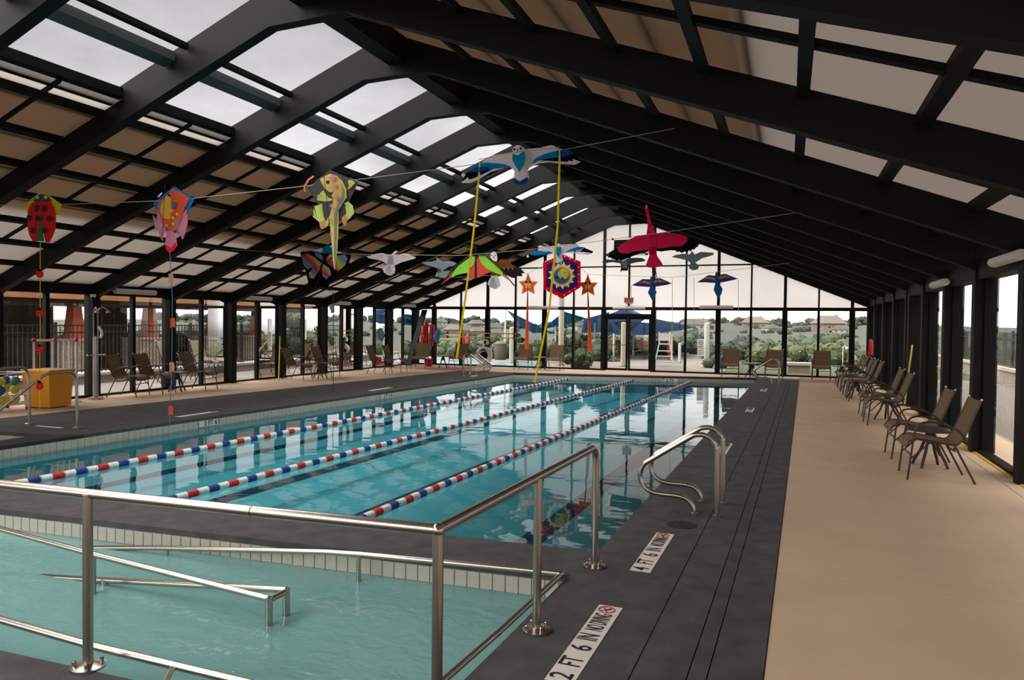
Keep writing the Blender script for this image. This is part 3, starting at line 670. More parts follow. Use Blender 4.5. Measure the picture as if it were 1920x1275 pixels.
table('dark round side table between the second pair of right chairs', 1.8, 15.85, T0, rz=.6)
table('dark pedestal side table by the left wall behind the blue kite tail', -14.2, 14.22, T0, rz=.3)
table('round side table by the left wall beside the yellow pole chair', -13.6, 19.36, T0, rz=.9)
table('pale topped side table in the far right cluster, nearer one', 1.6, 20.34, T1, True)
table('pale topped side table in the far right cluster, farther one', 1.6, 22.52, T1, rz=.5)
table('pale topped side table right of the red rescue tubes', -12.68, 26.15, T1, rz=.2)
table('round side table between the two chairs left of the glass doors', -9.0, 27.1, T1, rz=.7)
table('pale topped side table right of the glass doors', -1.18, 26.95, T1, rz=.4)
table('pale topped side table beside the far right corner chair', 1.67, 26.75, T1, rz=.1)

# ---- fluorescent light fittings
mat('lamp_cover', rgb(216, 208, 200), .45, emit=None)
def lamp(label, loc, L, rz):
    t = empty('light_fitting', loc, rz, label, 'light fitting', 'long tube light fittings under the eaves')
    c = MB().tube([(-L/2, 0, 0), (L/2, 0, 0)], .062, 14); c.v = [(x, y*1.25, z) for x, y, z in c.v]; c.build('cover', 'lamp_cover', t, smooth=True)
    MB().box(-L/2+.05, .03, .0, L/2-.05, .13, .07).build('mounting', 'grey_steel', t)
lamp('white tube light under the left eave, nearest the viewer', (-14.66, 13.4, 2.435), 1.15, PI/2)
lamp('white tube light under the left eave over the sliding door', (-14.66, 17.75, 2.435), 1.15, PI/2)
lamp('white tube light under the left eave, third along', (-14.66, 22.0, 2.42), 1.2, PI/2)
lamp('white tube light under the left eave by the far corner', (-14.66, 26.95, 2.46), 1.1, PI/2)
lamp('white tube light over the far wall header left of the doors', (-9.15, 27.84, 2.41), 1.24, 0)
lamp('white tube light over the glass double door', (-5.7, 27.84, 2.42), 1.24, 0)
lamp('white tube light over the far wall header right of the doors', (-2.5, 27.84, 2.45), 1.2, 0)
lamp('white tube light under the right eave, nearest the viewer', (2.42, 10.35, 2.63), 1.15, -PI/2)
lamp('white tube light under the right eave, second along', (2.42, 14.6, 2.56), 1.0, -PI/2)
# ================================================================= KITES
def cloth(name, c, tl=.6):
    c = tuple(min(1, q*1.35) for q in c[:3])+(1,)
    m, nt, o = custom(name)
    d = N(nt, 'ShaderNodeBsdfDiffuse'); d.inputs[0].default_value = c; t = N(nt, 'ShaderNodeBsdfTranslucent'); t.inputs[0].default_value = c
    x = N(nt, 'ShaderNodeMixShader'); x.inputs[0].default_value = tl; nt.links.new(d.outputs[0], x.inputs[1]); nt.links.new(t.outputs[0], x.inputs[2]); nt.links.new(x.outputs[0], o.inputs[0]); return m
for nm, c in dict(k_yellow=(236,212,60), k_red=(226,62,62), k_head=(120,104,124), k_white=(240,236,232), k_spot=(72,88,98), k_green=(66,150,72), k_blue=(58,124,186), k_orange=(238,112,70), k_fishy=(214,190,84), k_lav=(214,150,176), k_gecko=(222,206,130), k_geckoback=(150,168,166), k_fan=(208,218,140), k_pinkish=(220,160,140),
    k_greydk=(104,98,102), k_black=(22,22,26), k_teal=(20,150,176), k_gull=(216,206,206), k_gullback=(176,170,176), k_pigeon=(150,164,168), k_brown=(150,92,44), k_lime=(176,226,104), k_coral=(250,110,86), k_navy=(70,44,120), k_cream=(240,230,170), k_sunor=(232,140,50), k_star=(246,160,130), k_starin=(242,130,40), k_cyan=(20,140,190), k_deep=(28,80,160),
    k_pink=(232,48,110), k_beak=(214,170,130), k_greygreen=(92,108,104), k_greygull=(150,166,166), k_purple=(96,80,150), k_gold=(206,186,96), k_parrot=(50,116,170), k_dkbrown=(60,52,50), k_ribbon=(232,204,60), k_hexred=(206,24,48), k_face=(206,214,110)).items(): cloth(nm, rgb(*c))
m, nt, o = custom('k_rainbow')
tc = N(nt, 'ShaderNodeTexCoord'); wv = N(nt, 'ShaderNodeTexWave', bands_direction='DIAGONAL'); wv.wave_profile = 'SAW'; wv.inputs['Scale'].default_value = 1.3; wv.inputs['Distortion'].default_value = 4; wv.inputs['Detail'].default_value = 1; wv.inputs['Detail Scale'].default_value = 1.5
nt.links.new(tc.outputs['Object'], wv.inputs[0]); rp = N(nt, 'ShaderNodeValToRGB'); nt.links.new(wv.outputs['Fac'], rp.inputs[0])
for p, c in ((.15, (246,80,140)), (.32, (255,170,70)), (.48, (255,240,100)), (.62, (150,230,150)), (.78, (130,170,250))): e = rp.color_ramp.elements.new(p); e.color = rgb(*c)
rp.color_ramp.elements[0].color = rgb(150, 120, 210); rp.color_ramp.elements[-1].color = rgb(250, 150, 170)
df = N(nt, 'ShaderNodeBsdfDiffuse'); tl_ = N(nt, 'ShaderNodeBsdfTranslucent'); x_ = N(nt, 'ShaderNodeMixShader'); nt.links.new(rp.outputs[0], df.inputs[0]); nt.links.new(rp.outputs[0], tl_.inputs[0]); nt.links.new(df.outputs[0], x_.inputs[1]); nt.links.new(tl_.outputs[0], x_.inputs[2]); nt.links.new(x_.outputs[0], o.inputs[0])
mat('string_grey', rgb(170, 165, 160), .7); mat('tail_blue', rgb(60, 120, 160), .7); mat('spar_black', rgb(20, 20, 24), .5)

def circ(x, y, r, ry=None, n=16): return [(x+r*math.cos(2*PI*k/n), y+(ry or r)*math.sin(2*PI*k/n)) for k in range(n)]
def kite(name, label, Y, z, layers, extra=()):
    """layers: (part name, material, outline in the crop's own pixels); z = (x0, y0, scale) of that crop.  Flat cloth panels at depth Y."""
    x0, y0, s = z; cv = lambda p: (x0+p[0]/s, y0+p[1]/s)
    c0 = cv(layers[0][2][0]); o = yp(c0[0], c0[1], Y); root = empty(name, o, 0, label, 'kite', 'kites hung under the roof')
    for k, (pn, mt, pts) in enumerate(layers):
        q = [yp(*cv(p), Y)-o for p in pts]; dy = -.007*k
        MB().hexa([(p.x, dy, p.z) for p in q], [(p.x, dy+.006, p.z) for p in q]).build(pn, mt, root)
    for pn, mt, pts, r in extra:
        q = [yp(*cv(p), Y)-o for p in pts]; dy = -.007*len(layers)-.004
        MB().tube([(p.x, p.y+dy, p.z) for p in q], r, 6).build(pn, mt, root)
    return root
def hang(root, Y, pn, mt, pts, r):   # a piece given in photo pixels, added to a kite
    o = root.location; q = [yp(*p, Y)-o for p in pts]
    return MB().tube([(p.x, p.y-.03, p.z) for p in q], r, 6).build(pn, mt, root)
def patch(root, Y, pn, mt, pts, dy=-.035):
    o = root.location; q = [yp(*p, Y)-o for p in pts]
    return MB().hexa([(p.x, dy, p.z) for p in q], [(p.x, dy+.005, p.z) for p in q]).build(pn, mt, root)
Y1, Y2, Y3 = 9.5, 14.0, 19.0
YLB, YFI, YGE = 8.0, 8.6, 9.1
k = kite('ladybug_kite', 'ladybug kite with red spotted wings and a long bug tail', YLB, (40, 350, 10.62), [
    ('sail', 'k_yellow', [(410,75),(810,360),(720,560),(130,560),(75,350)]),
    ('head', 'k_head', [(250,290),(260,240),(320,180),(400,145),(480,160),(560,210),(600,280),(500,310),(300,310)]),
    ('eye', 'k_white', circ(325,215,34)), ('eye', 'k_white', circ(505,215,34)),
    ('wing_case', 'k_red', [(250,320),(410,295),(600,310),(680,420),(720,620),(710,850),(660,980),(590,1115),(510,1110),(480,960),(430,620),(390,860),(360,1000),(340,1100),(260,1095),(190,960),(155,800),(155,600),(180,430)]),
    ('lower_body', 'k_green', [(430,560),(490,1090),(350,1090)])]+[('spot', 'k_spot', circ(*a)) for a in ((350,440,48,66),(505,445,48,66),(215,630,42,60),(630,645,46,62),(300,880,36,60),(540,885,40,62),(425,640,50,55))],
    [('spar', 'spar_black', [(410,75),(405,400),(420,1090)], .004), ('cross_spar', 'spar_black', [(75,350),(240,300),(600,290),(810,360)], .003)])
hang(k, YLB, 'tail_line', 'k_ribbon', [(79,455),(79,600),(78,700),(78,766)], .006)
for v in (514, 587, 655, 723): patch(k, YLB, 'tail_bug', 'k_red', circ(78.3, v, 7.2, 7.8, 12)); patch(k, YLB, 'tail_bug_head', 'k_black', circ(78.3, v-7, 3, 2.4, 8), -.042)
k = kite('fish_kite', 'fish shaped kite with blue edge and orange spotted body', YFI, (280, 340, 9.107), [
    ('sail', 'k_blue', [(420,85),(765,310),(640,560),(440,880),(300,880),(150,560),(65,375)]),
    ('fin', 'k_lav', [(150,480),(230,560),(290,830),(240,900),(235,1025),(190,950),(140,780),(130,640)]), ('fin', 'k_lav', [(640,480),(665,700),(620,900),(575,1005),(540,880),(480,830),(560,600)]),
    ('body', 'k_orange', [(410,130),(560,200),(700,300),(610,480),(570,640),(480,840),(360,850),(240,700),(180,520),(160,400),(280,270),(350,230)]),
    ('belly', 'k_fishy', [(320,250),(390,290),(385,640),(260,640),(210,500),(230,380)]), ('tail_fin', 'k_lav', [(330,840),(430,850),(480,960),(505,1100),(440,1190),(370,1225),(320,1160),(300,1050)]),
    ('tail_edge', 'k_red', [(305,1080),(400,1140),(490,1040),(505,1100),(440,1190),(370,1225),(320,1160)]), ('side_patch', 'k_blue', circ(465,395,38,48)), ('eye', 'k_black', circ(383,245,17)), ('label_patch', 'k_white', [(195,270),(265,200),(270,225),(210,285)])]
    +[('scale', 'k_fishy', circ(x, y, 20, 24, 10)) for x, y in ((530,575),(470,635),(395,640),(460,520),(290,760),(385,765),(500,740))]
    +[('fin_ray', 'k_gullback', [(x,y),(x+9,y),(x+9+d,y+200),(x+d,y+200)]) for x, y, d in ((165,600,35),(190,620,40),(215,650,42),(630,600,-25),(605,620,-30),(575,660,-30))],
    [('spar', 'spar_black', [(420,85),(400,400),(370,980)], .004)])
hang(k, YFI, 'tail_line', 'tail_blue', [(321.5,474),(326,560),(325,690),(321,800)], .006)
for v, x, c in ((523,323.7,'k_pinkish'), (606,327,'k_orange'), (688.5,325.5,'k_pinkish'), (770,323,'k_orange')): patch(k, YFI, 'tail_fish', c, [(x-4.5,v-9),(x+3,v-10),(x+5,v-2),(x+4,v+9),(x,v+6),(x-4,v+9)])
k = kite('gecko_kite', 'gecko kite on a dark grey diamond sail with long tail', YGE, (570, 315, 5.93), [
    ('sail', 'k_greydk', [(285,20),(605,155),(500,370),(470,560),(300,620),(215,560),(150,390),(35,225)]),
    ('foot', 'k_fan', [(345,355),(250,375),(150,360),(150,310),(215,250),(270,330)]), ('foot', 'k_fan', [(255,660),(205,680),(185,610),(105,545),(115,430),(205,400),(220,530),(245,600),(290,530),(310,560)]),
    ('foot', 'k_fan', [(410,520),(440,580),(465,650),(490,590),(565,505),(550,420),(500,375),(460,390),(480,500),(450,570),(415,540)]), ('foot', 'k_fan', [(485,255),(490,235),(520,230),(580,170),(545,140),(500,140),(510,200)]),
    ('body', 'k_gecko', [(195,125),(300,70),(380,90),(440,150),(480,230),(490,330),(440,400),(400,470),(400,560),(395,700),(385,900),(370,1050),(355,1140),(340,1050),(325,850),(305,640),(305,520),(330,420),(345,350),(320,310),(350,270),(300,275),(245,230),(200,150)]),
    ('back_stripe', 'k_geckoback', [(430,170),(465,260),(465,340),(410,420),(385,520),(380,700),(375,950),(360,1130),(350,950),(355,700),(352,520),(385,410),(430,340),(440,260)]),
    ('ankle', 'k_pinkish', [(190,600),(250,590),(255,660),(205,680)]), ('ankle', 'k_pinkish', [(440,560),(490,520),(495,590),(465,650)])]
    +[('spot', 'k_lav', circ(*a, n=8)) for a in ((350,115,34),(380,205,22),(395,340,26),(340,430,18),(325,580,16),(345,740,14),(350,880,12),(370,270,18))]+[('eye', 'k_deep', circ(318,175,20))]
    +[('toe_web', 'k_greydk', [(a,b),(a+14,b-4),(a+c,b+d)]) for a, b, c, d in ((165,315,80,40),(195,285,70,60),(130,450,60,130),(165,430,45,150),(485,420,15,120),(520,430,-10,100))],
    [('spar', 'spar_black', [(285,20),(310,200),(345,500),(357,650)], .004), ('cross_spar', 'spar_black', [(35,225),(290,128),(605,155)], .003), ('tongue', 'k_pinkish', [(90,285),(88,230),(130,155),(185,118)], .012)])
k = kite('butterfly_kite', 'black butterfly kite with rainbow wing panels', Y2, (540, 300, 5.3125), [
    ('sail', 'k_black', [(125,915),(230,905),(370,925),(390,935),(480,930),(630,945),(600,1060),(490,1110),(440,1170),(400,1270),(210,1265),(195,1190),(170,1090),(130,1000)]),
    ('top_panel', 'k_teal', [(345,930),(350,870),(405,842),(450,870),(445,930)]), ('top_panel', 'k_white', [(235,905),(345,875),(345,925)]), ('top_panel', 'k_white', [(450,890),(545,928),(450,932)])]
    +[('wing_panel', 'k_rainbow', p) for p in ([(140,950),(200,930),(270,970),(350,1035),(200,1090),(160,1040)], [(270,925),(330,930),(355,970),(350,1005),(290,960)], [(385,985),(430,940),(470,935),(455,960),(400,1020)], [(480,960),(580,945),(605,985),(580,1050),(510,1110),(470,1080),(400,1025)], [(340,1040),(330,1100),(270,1180),(230,1180),(220,1130),(270,1070)], [(370,1040),(430,1080),(445,1140),(400,1190),(360,1160),(350,1090)])],
    [('spar', 'spar_black', [(385,935),(350,1100),(300,1265)], .008)])
hang(k, Y2, 'tail_line', 'spar_black', [(600,538),(626,548),(627.5,640),(626,735)], .008); patch(k, Y2, 'tail_tuft', 'k_gullback', [(618,572),(628,569),(629,585),(623,588)])
k = kite('white_gull_kite', 'white seagull kite with fanned tail, left of the neon wing kite', Y2, (680, 460, 10.667), [
    ('wings', 'k_gull', [(85,225),(150,205),(260,170),(390,155),(480,180),(560,190),(610,150),(640,112),(690,112),(700,130),(660,150),(640,185),(700,195),(820,160),(920,175),(1000,220),(1060,235),(1040,265),(900,305),(760,345),(640,405),(500,400),(500,375),(380,310),(250,280),(120,260)]),
    ('tail_fan', 'k_gull', [(505,390),(625,390),(655,470),(640,555),(580,600),(510,600),(430,545),(395,470)]), ('back', 'k_gullback', [(520,205),(610,200),(622,380),(500,380)]),
    ('wing_fold', 'k_gullback', [(330,205),(420,195),(400,212),(340,215)]), ('wing_fold', 'k_gullback', [(780,205),(880,195),(860,212),(790,215)])]
    +[('tail_feather', 'k_gullback', [(545+a*.3,420),(552+a*.3,420),(552+a,560),(545+a,560)]) for a in (-90,-55,-20,15,50,80)], [('spar', 'k_gullback', [(85,225),(580,190),(1060,235)], .004)])
k = kite('pigeon_kite', 'grey dove kite with brown belly, tucked behind the neon wing kite', Y2+.4, (680, 460, 10.667), [
    ('wings', 'k_pigeon', [(1195,350),(1290,335),(1400,345),(1490,325),(1470,255),(1490,245),(1530,290),(1600,330),(1720,310),(1800,325),(1880,365),(1820,410),(1720,430),(1600,505),(1510,480),(1480,455),(1380,420),(1250,385)]),
    ('tail', 'k_pigeon', [(1480,540),(1560,500),(1640,520),(1750,500),(1690,600),(1640,660),(1560,640),(1455,620)]), ('belly', 'k_brown', [(1510,455),(1560,470),(1580,540),(1500,550)])], [('spar', 'k_gullback', [(1195,350),(1540,320),(1880,365)], .004)])
k = kite('bald_eagle_kite', 'bald eagle kite with white head, brown wing and white tail', Y2+.35, (820, 460, 11.294), [
    ('body', 'k_brown', [(1180,320),(1260,350),(1330,300),(1400,290),(1480,320),(1600,420),(1700,470),(1600,540),(1420,620),(1240,680),(1150,640),(1120,450)]),
    ('wing', 'k_dkbrown', [(1360,470),(1520,480),(1700,460),(1770,500),(1860,585),(1790,590),(1800,660),(1700,650),(1660,690),(1580,690),(1450,620),(1380,550)]),
    ('wing', 'k_dkbrown', [(1100,350),(950,330),(800,360),(640,420),(600,500),(700,560),(900,600),(1100,580)]),
    ('tail', 'k_white', [(1155,650),(1280,640),(1350,840),(1280,910),(1210,930),(1110,870),(1070,820),(1110,720)]), ('head', 'k_white', [(1140,180),(1180,140),(1240,140),(1270,200),(1285,290),(1260,350),(1180,320),(1130,260)]),
    ('beak', 'k_coral', [(1190,230),(1225,230),(1205,285)]), ('eye', 'k_black', circ(1162,215,11)), ('eye', 'k_black', circ(1243,215,11))]
    +[('tail_feather', 'k_gullback', [(1200+a*.4,690),(1206+a*.4,690),(1212+a,890),(1200+a,890)]) for a in (-90,-60,-30,0,35,70)]+[('wing_feather', 'k_greygull', [(1420+a,480),(1470+a,480),(1455+a,530)]) for a in (0,90,180)])
k = kite('delta_kite', 'neon green and coral stunt kite with swept wings', Y2, (820, 460, 11.294), [
    ('wing_panel', 'k_lime', [(790,240),(720,235),(600,320),(430,450),(320,590),(285,690),(400,630),(550,595),(660,580),(690,500),(760,400),(800,300)]),
    ('wing_panel', 'k_coral', [(800,290),(820,500),(800,700),(740,690),(640,600),(720,490),(780,380)]), ('wing_tip', 'k_coral', [(310,600),(285,690),(100,830)]),
    ('wing_panel', 'k_lime', [(890,235),(1030,235),(1180,350),(1350,520),(1400,590),(1400,650),(1250,590),(1130,540),(1000,460),(930,370),(890,270)]),
    ('wing_panel', 'k_coral', [(870,245),(910,320),(960,410),(1050,490),(1180,560),(1050,600),(950,650),(870,690),(850,600),(845,300)]), ('wing_tip', 'k_coral', [(1400,590),(1540,760),(1400,650)]), ('center_strip', 'k_greydk', [(815,250),(845,250),(850,700),(800,700)])],
    [('leading_edge', 'spar_black', [(790,228),(700,225),(430,440),(300,590),(100,830)], .012), ('leading_edge', 'spar_black', [(880,228),(1040,225),(1350,500),(1540,720),(1650,860)], .012), ('spine', 'k_greydk', [(832,40),(822,400),(815,720)], .008)])
k = kite('big_gull_kite', 'large white and blue seagull kite with two yellow ribbons', Y1, (860, 240, 6.4), [
    ('wings', 'k_gull', [(290,400),(380,335),(560,305),(670,285),(690,250),(735,235),(775,230),(805,260),(830,250),(990,235),(1105,205),(1150,215),(1190,245),(1260,256),(1250,268),(1130,285),(1010,330),(930,375),(870,450),(825,510),(845,580),(840,620),(755,660),(685,620),(690,540),(640,480),(560,450),(440,440),(350,430),(280,420)]),
    ('wing_edge', 'k_black', [(940,410),(1100,360),(1270,345),(1390,305),(1480,405),(1300,425),(980,415)]), ('wing_edge', 'k_black', [(60,570),(130,525),(240,535),(400,500),(560,480),(300,600),(200,640),(55,650)]),
    ('feathers', 'k_cyan', [(870,440),(930,370),(1010,325),(1130,290),(1220,265),(1290,260),(1390,310),(1270,350),(1100,365),(960,390)]), ('feathers', 'k_cyan', [(220,430),(350,420),(480,430),(560,440),(640,470),(480,480),(380,505),(240,540),(130,530)]),
    ('feather_tips', 'k_deep', [(1180,290),(1290,275),(1390,310),(1270,352),(1190,352)]), ('feather_tips', 'k_deep', [(130,530),(220,480),(360,470),(380,505),(240,540)]),
    ('trailing_edge', 'k_gull', [(830,500),(860,460),(980,398),(1200,410),(1320,415),(1330,400),(1390,410),(1375,378),(1480,415),(1400,450),(1270,440),(1100,422),(980,432)]), ('trailing_edge', 'k_gull', [(50,665),(130,600),(140,630),(220,605),(440,500),(560,490),(400,540),(250,630),(150,670)]),
    ('wing_mark', 'k_gull', [(50,575),(78,545),(105,575),(75,608)]), ('tail_tip', 'k_deep', [(690,605),(760,640),(840,595),(862,640),(800,690),(740,695),(668,650)]), ('tail', 'k_gull', [(690,540),(830,520),(842,600),(755,650),(688,610)]),
    ('head', 'k_gull', circ(738,287,66)), ('chest', 'k_teal', [(675,325),(740,345),(812,290),(832,380),(805,470),(755,545),(700,460),(668,390)]), ('eye', 'k_black', circ(697,275,11,15)), ('eye', 'k_black', circ(775,265,11,15)), ('beak', 'k_coral', [(725,275),(752,272),(738,322)])],
    [('spar', 'string_grey', [(290,400),(740,310),(1240,256)], .005)])
hang(k, Y1, 'ribbon', 'k_ribbon', [(902,306),(891,425),(874,560),(858,673)], .014); hang(k, Y1, 'ribbon', 'k_ribbon', [(1051,281),(1047,425),(1031,580),(1004,717)], .014)
k = kite('blue_gull_kite', 'smaller white and blue seagull kite in front of the hexagon sun kite', Y3-1.2, (970, 450, 10.625), [
    ('wings', 'k_gull', [(440,130),(620,130),(760,110),(820,65),(860,95),(1000,85),(1150,75),(1250,120),(1150,160),(1000,215),(930,270),(890,330),(910,390),(880,460),(820,485),(760,450),(770,340),(740,270),(640,230),(520,230),(400,220)]),
    ('feathers', 'k_cyan', [(250,290),(330,220),(420,210),(560,230),(720,270),(600,280),(430,310),(280,320)]), ('wing_edge', 'k_black', [(0,510),(150,360),(260,300),(430,310),(520,290),(380,360),(260,400),(150,430)]),
    ('feathers', 'k_cyan', [(930,270),(1050,190),(1200,140),(1330,140),(1280,200),(1150,220),(1000,250)]), ('wing_edge', 'k_black', [(1110,235),(1280,210),(1330,150),(1525,235),(1480,270),(1400,250),(1250,240)]),
    ('trailing_edge', 'k_gull', [(1000,255),(1120,240),(1300,265),(1400,255),(1470,280),(1400,295),(1250,280)]), ('wing_mark', 'k_white', [(190,330),(220,300),(245,330),(215,360)]), ('chest', 'k_teal', [(780,150),(880,140),(885,230),(830,355),(780,280)]), ('tail_tip', 'k_cyan', [(770,450),(830,460),(900,410),(860,485),(790,485)])], [('spar', 'string_grey', [(430,150),(830,120),(1240,120)], .006)])
pet = [(890+(280 if i % 2 == 0 else 195)*math.cos(2*PI*i/26-1.4), 710+(280 if i % 2 == 0 else 195)*math.sin(2*PI*i/26-1.4)) for i in range(26)]
pe2 = [(890+(245 if i % 2 == 1 else 185)*math.cos(2*PI*i/26-1.4), 710+(245 if i % 2 == 1 else 185)*math.sin(2*PI*i/26-1.4)) for i in range(26)]
hexo = [(890,282),(1260,430),(1262,940),(895,1170),(525,980),(510,455)]
dots = [(hexo[i][0]*(1-t)+hexo[(i+1) % 6][0]*t, hexo[i][1]*(1-t)+hexo[(i+1) % 6][1]*t) for i in range(6) for t in (.2, .5, .8)]
k = kite('hexagon_sun_kite', 'red and navy hexagon kite with a yellow sun face', Y3, (970, 450, 10.625), [
    ('border', 'k_hexred', hexo), ('field', 'k_navy', [(895,345),(1200,470),(1200,910),(895,1060),(577,920),(577,500)]), ('sun_rays', 'k_sunor', pe2), ('sun_rays', 'k_cream', pet),
    ('sun_disc', 'k_sunor', circ(890,710,175)), ('sun_face', 'k_blue', circ(880,720,150)), ('moon_face', 'k_face', circ(925,680,108)), ('cheek', 'k_deep', circ(790,740,32)), ('lips', 'k_hexred', [(875,770),(905,735),(945,765),(910,790)]), ('brow', 'k_pigeon', [(920,640),(985,635),(960,665)])]
    +[('border_dot', 'k_white', circ(890+(x-890)*.94, 722+(y-722)*.94, 11, n=8)) for x, y in dots], [('spar', 'spar_black', [(890,282),(893,720),(895,1170)], .006)])
star = [(215,660),(280,820),(410,825),(330,930),(345,1080),(218,1010),(85,1080),(110,930),(25,825),(155,810)]
def scl(p, c, f): return [(c[0]+(x-c[0])*f, c[1]+(y-c[1])*f) for x, y in p]
for lab, dx, dy, tail in (('orange star kite left of the hexagon kite', 0, 0, [(990,546),(989.5,600),(988.5,655)]), ('orange star kite right of the hexagon kite', 1190, 25, [(1102.5,548),(1104,600),(1107.5,659)])):
    P = [(x+dx, y+dy) for x, y in star]; c = (216+dx, 890+dy)
    k = kite('star_kite', lab, Y3+.25, (970, 450, 10.625), [('sail', 'k_star', P), ('star_panel', 'k_starin', scl(P, c, .82)), ('star_center', 'k_cream', scl(P, (216+dx, 900+dy), .36)), ('eye', 'k_black', circ(178+dx,835+dy,18)), ('eye', 'k_black', circ(255+dx,835+dy,18))], [('spar', 'spar_black', [(215+dx,660+dy),(216+dx,1010+dy)], .006)])
    o = k.location; q = [yp(*p, Y3+.25)-o for p in tail]
    for w0, off, c_ in ((.035, -.03, 'k_starin'), (.03, .03, 'k_coral')):
        MB().hexa([(q[0].x-.012, -.03, q[0].z), (q[0].x+.012, -.03, q[0].z), (q[0].x+.012, -.025, q[0].z), (q[0].x-.012, -.025, q[0].z)], [(q[2].x+off-w0, -.03, q[2].z), (q[2].x+off+w0, -.03, q[2].z), (q[2].x+off+w0, -.025, q[2].z), (q[2].x+off-w0, -.025, q[2].z)]).build('tail_ribbon', c_, k)
k = kite('condor_kite', 'black feathered bird kite behind the pink bird kite', Y3-1.6, (1120, 375, 9.105), [
    ('wing', 'k_black', [(120,945),(280,850),(400,790),(700,760),(900,780),(860,880),(780,900),(620,950),(480,1010),(400,1040),(370,1020),(330,1045),(290,1010),(250,1010),(240,985),(190,985),(180,960)]),
    ('wing', 'k_black', [(900,760),(1200,700),(1480,630),(1560,650),(1720,700),(1755,750),(1720,770),(1720,800),(1680,810),(1660,850),(1620,840),(1600,880),(1560,860),(1540,900),(1490,880),(1440,905),(1400,880),(1360,890),(1330,860),(1230,860),(1100,880),(1000,870)]),
    ('wing_mark', 'k_pigeon', circ(190,927,18))], [('spar', 'spar_black', [(120,945),(900,770),(1740,720)], .008)])
k = kite('pink_bird_kite', 'bright pink long-necked bird kite with spread wings', Y3-2.2, (1120, 375, 9.105), [
    ('wing', 'k_pink', [(840,590),(680,610),(570,660),(440,740),(330,815),(370,890),(440,915),(540,910),(600,880),(860,850),(900,700)]), ('wing', 'k_pink', [(990,575),(1160,545),(1320,570),(1480,600),(1545,640),(1530,710),(1480,760),(1410,795),(1280,790),(1130,825),(1010,830),(950,700)]),
    ('body', 'k_pink', [(820,145),(868,145),(890,260),(930,430),(970,480),(990,570),(1020,700),(1010,860),(1020,950),(1120,1100),(1080,1130),(960,1165),(820,1140),(890,950),(870,850),(840,700),(840,590),(860,440),(850,300),(818,200)]),
    ('rump', 'k_hexred', [(880,800),(1005,800),(1005,930),(890,930)]), ('beak', 'k_beak', [(818,145),(822,100),(838,72),(856,105),(866,145)])],
    [('spar', 'spar_black', [(460,745),(915,625),(1440,585)], .004), ('spar', 'spar_black', [(915,560),(930,800),(960,1160)], .004), ('tail_rod', 'spar_black', [(990,1165),(1020,1300),(1040,1465)], .008), ('tail_rod', 'spar_black', [(945,1160),(960,1480)], .012)])
k = kite('grey_green_bird_kite', 'grey green bird kite below the black feathered kite', Y3-.8, (1120, 375, 9.105), [
    ('wings', 'k_greygreen', [(75,1060),(150,1015),(300,1020),(430,1040),(520,1000),(640,985),(760,990),(830,1025),(790,1050),(660,1065),(560,1090),(530,1130),(525,1200),(470,1210),(410,1180),(405,1130),(390,1080),(250,1060),(120,1080)]), ('body', 'k_pigeon', [(420,1040),(500,1040),(510,1190),(440,1190)]), ('tail', 'k_black', [(400,1170),(520,1170),(520,1205),(420,1205),(400,1235)])])
k = kite('grey_gull_kite', 'plain grey gull kite right of the pink bird kite', Y3-.8, (1100, 370, 6.07), [
    ('wings', 'k_greygull', [(965,680),(1010,655),(1100,640),(1170,650),(1200,610),(1230,650),(1300,620),(1440,630),(1450,650),(1400,670),(1320,690),(1240,740),(1180,745),(1150,720),(1050,695)]), ('tail', 'k_greygull', [(1190,735),(1230,735),(1280,780),(1265,820),(1210,832),(1168,810),(1165,780)])])
for lab, W_, B_, Yl, ln in (('blue parrot kite with gold banded wings below the pink bird', [(195,360),(360,265),(470,270),(620,250),(800,330),(720,355),(620,370),(520,385),(450,385),(300,375)], [(470,270),(490,215),(520,260),(525,385),(570,460),(545,530),(515,600),(505,590),(440,470),(470,390)], [(270,332),(370,290),(470,310),(600,270),(720,315),(620,308),(470,342),(360,322)], [[(805,270),(806,700),(800,1190)], [(190,365),(192,560)]]),
    ('blue parrot kite with gold banded wings farther right, on its own', [(1175,315),(1345,205),(1445,215),(1600,185),(1790,262),(1700,285),(1560,315),(1440,325),(1290,315)], [(1445,205),(1465,150),(1495,190),(1500,325),(1560,410),(1545,480),(1500,560),(1480,540),(1425,430),(1450,330)], [(1240,275),(1345,228),(1450,250),(1595,208),(1700,245),(1600,243),(1450,285),(1340,262)], [[(1130,250),(1131,700),(1128,1000)], [(1795,265),(1797,700),(1790,880)]])):
    kite('parrot_kite', lab, Y3+.6, (1160, 490, 8), [('wings', 'k_purple', W_), ('wing_band', 'k_gold', Yl), ('body', 'k_parrot', B_)], [('ribbon', 'k_ribbon', l, .007) for l in ln])
# the lines they hang from
def line(label, Y, pts): tag(MB().tube([yp(p[0], p[1], p[2] if len(p) > 2 else Y)+Vector((0, .03, 0)) for p in pts], .005, 5).build('kite_line', 'string_grey'), label, 'cord', 'kite lines strung across the hall')
line('thin cord carrying the ladybug, fish and gecko kites', Y1+.03, [(-260,386,7.4),(80,384,YLB),(325,375,YFI),(600,345,YGE),(900,306),(1055,280),(1345,224,10.2)])
line('thin cord carrying the butterfly and neon wing kites', Y2-.02, [(-60,440),(300,462),(600,476),(860,479),(1000,467),(1120,452),(1240,436),(1503,397)])
line('thin faint cord carrying the star and hexagon kites', Y3+.02, [(700,528),(990,512.5,Y3+.25),(1060,477),(1102,514.5,Y3+.25),(1260,520),(1480,493)])
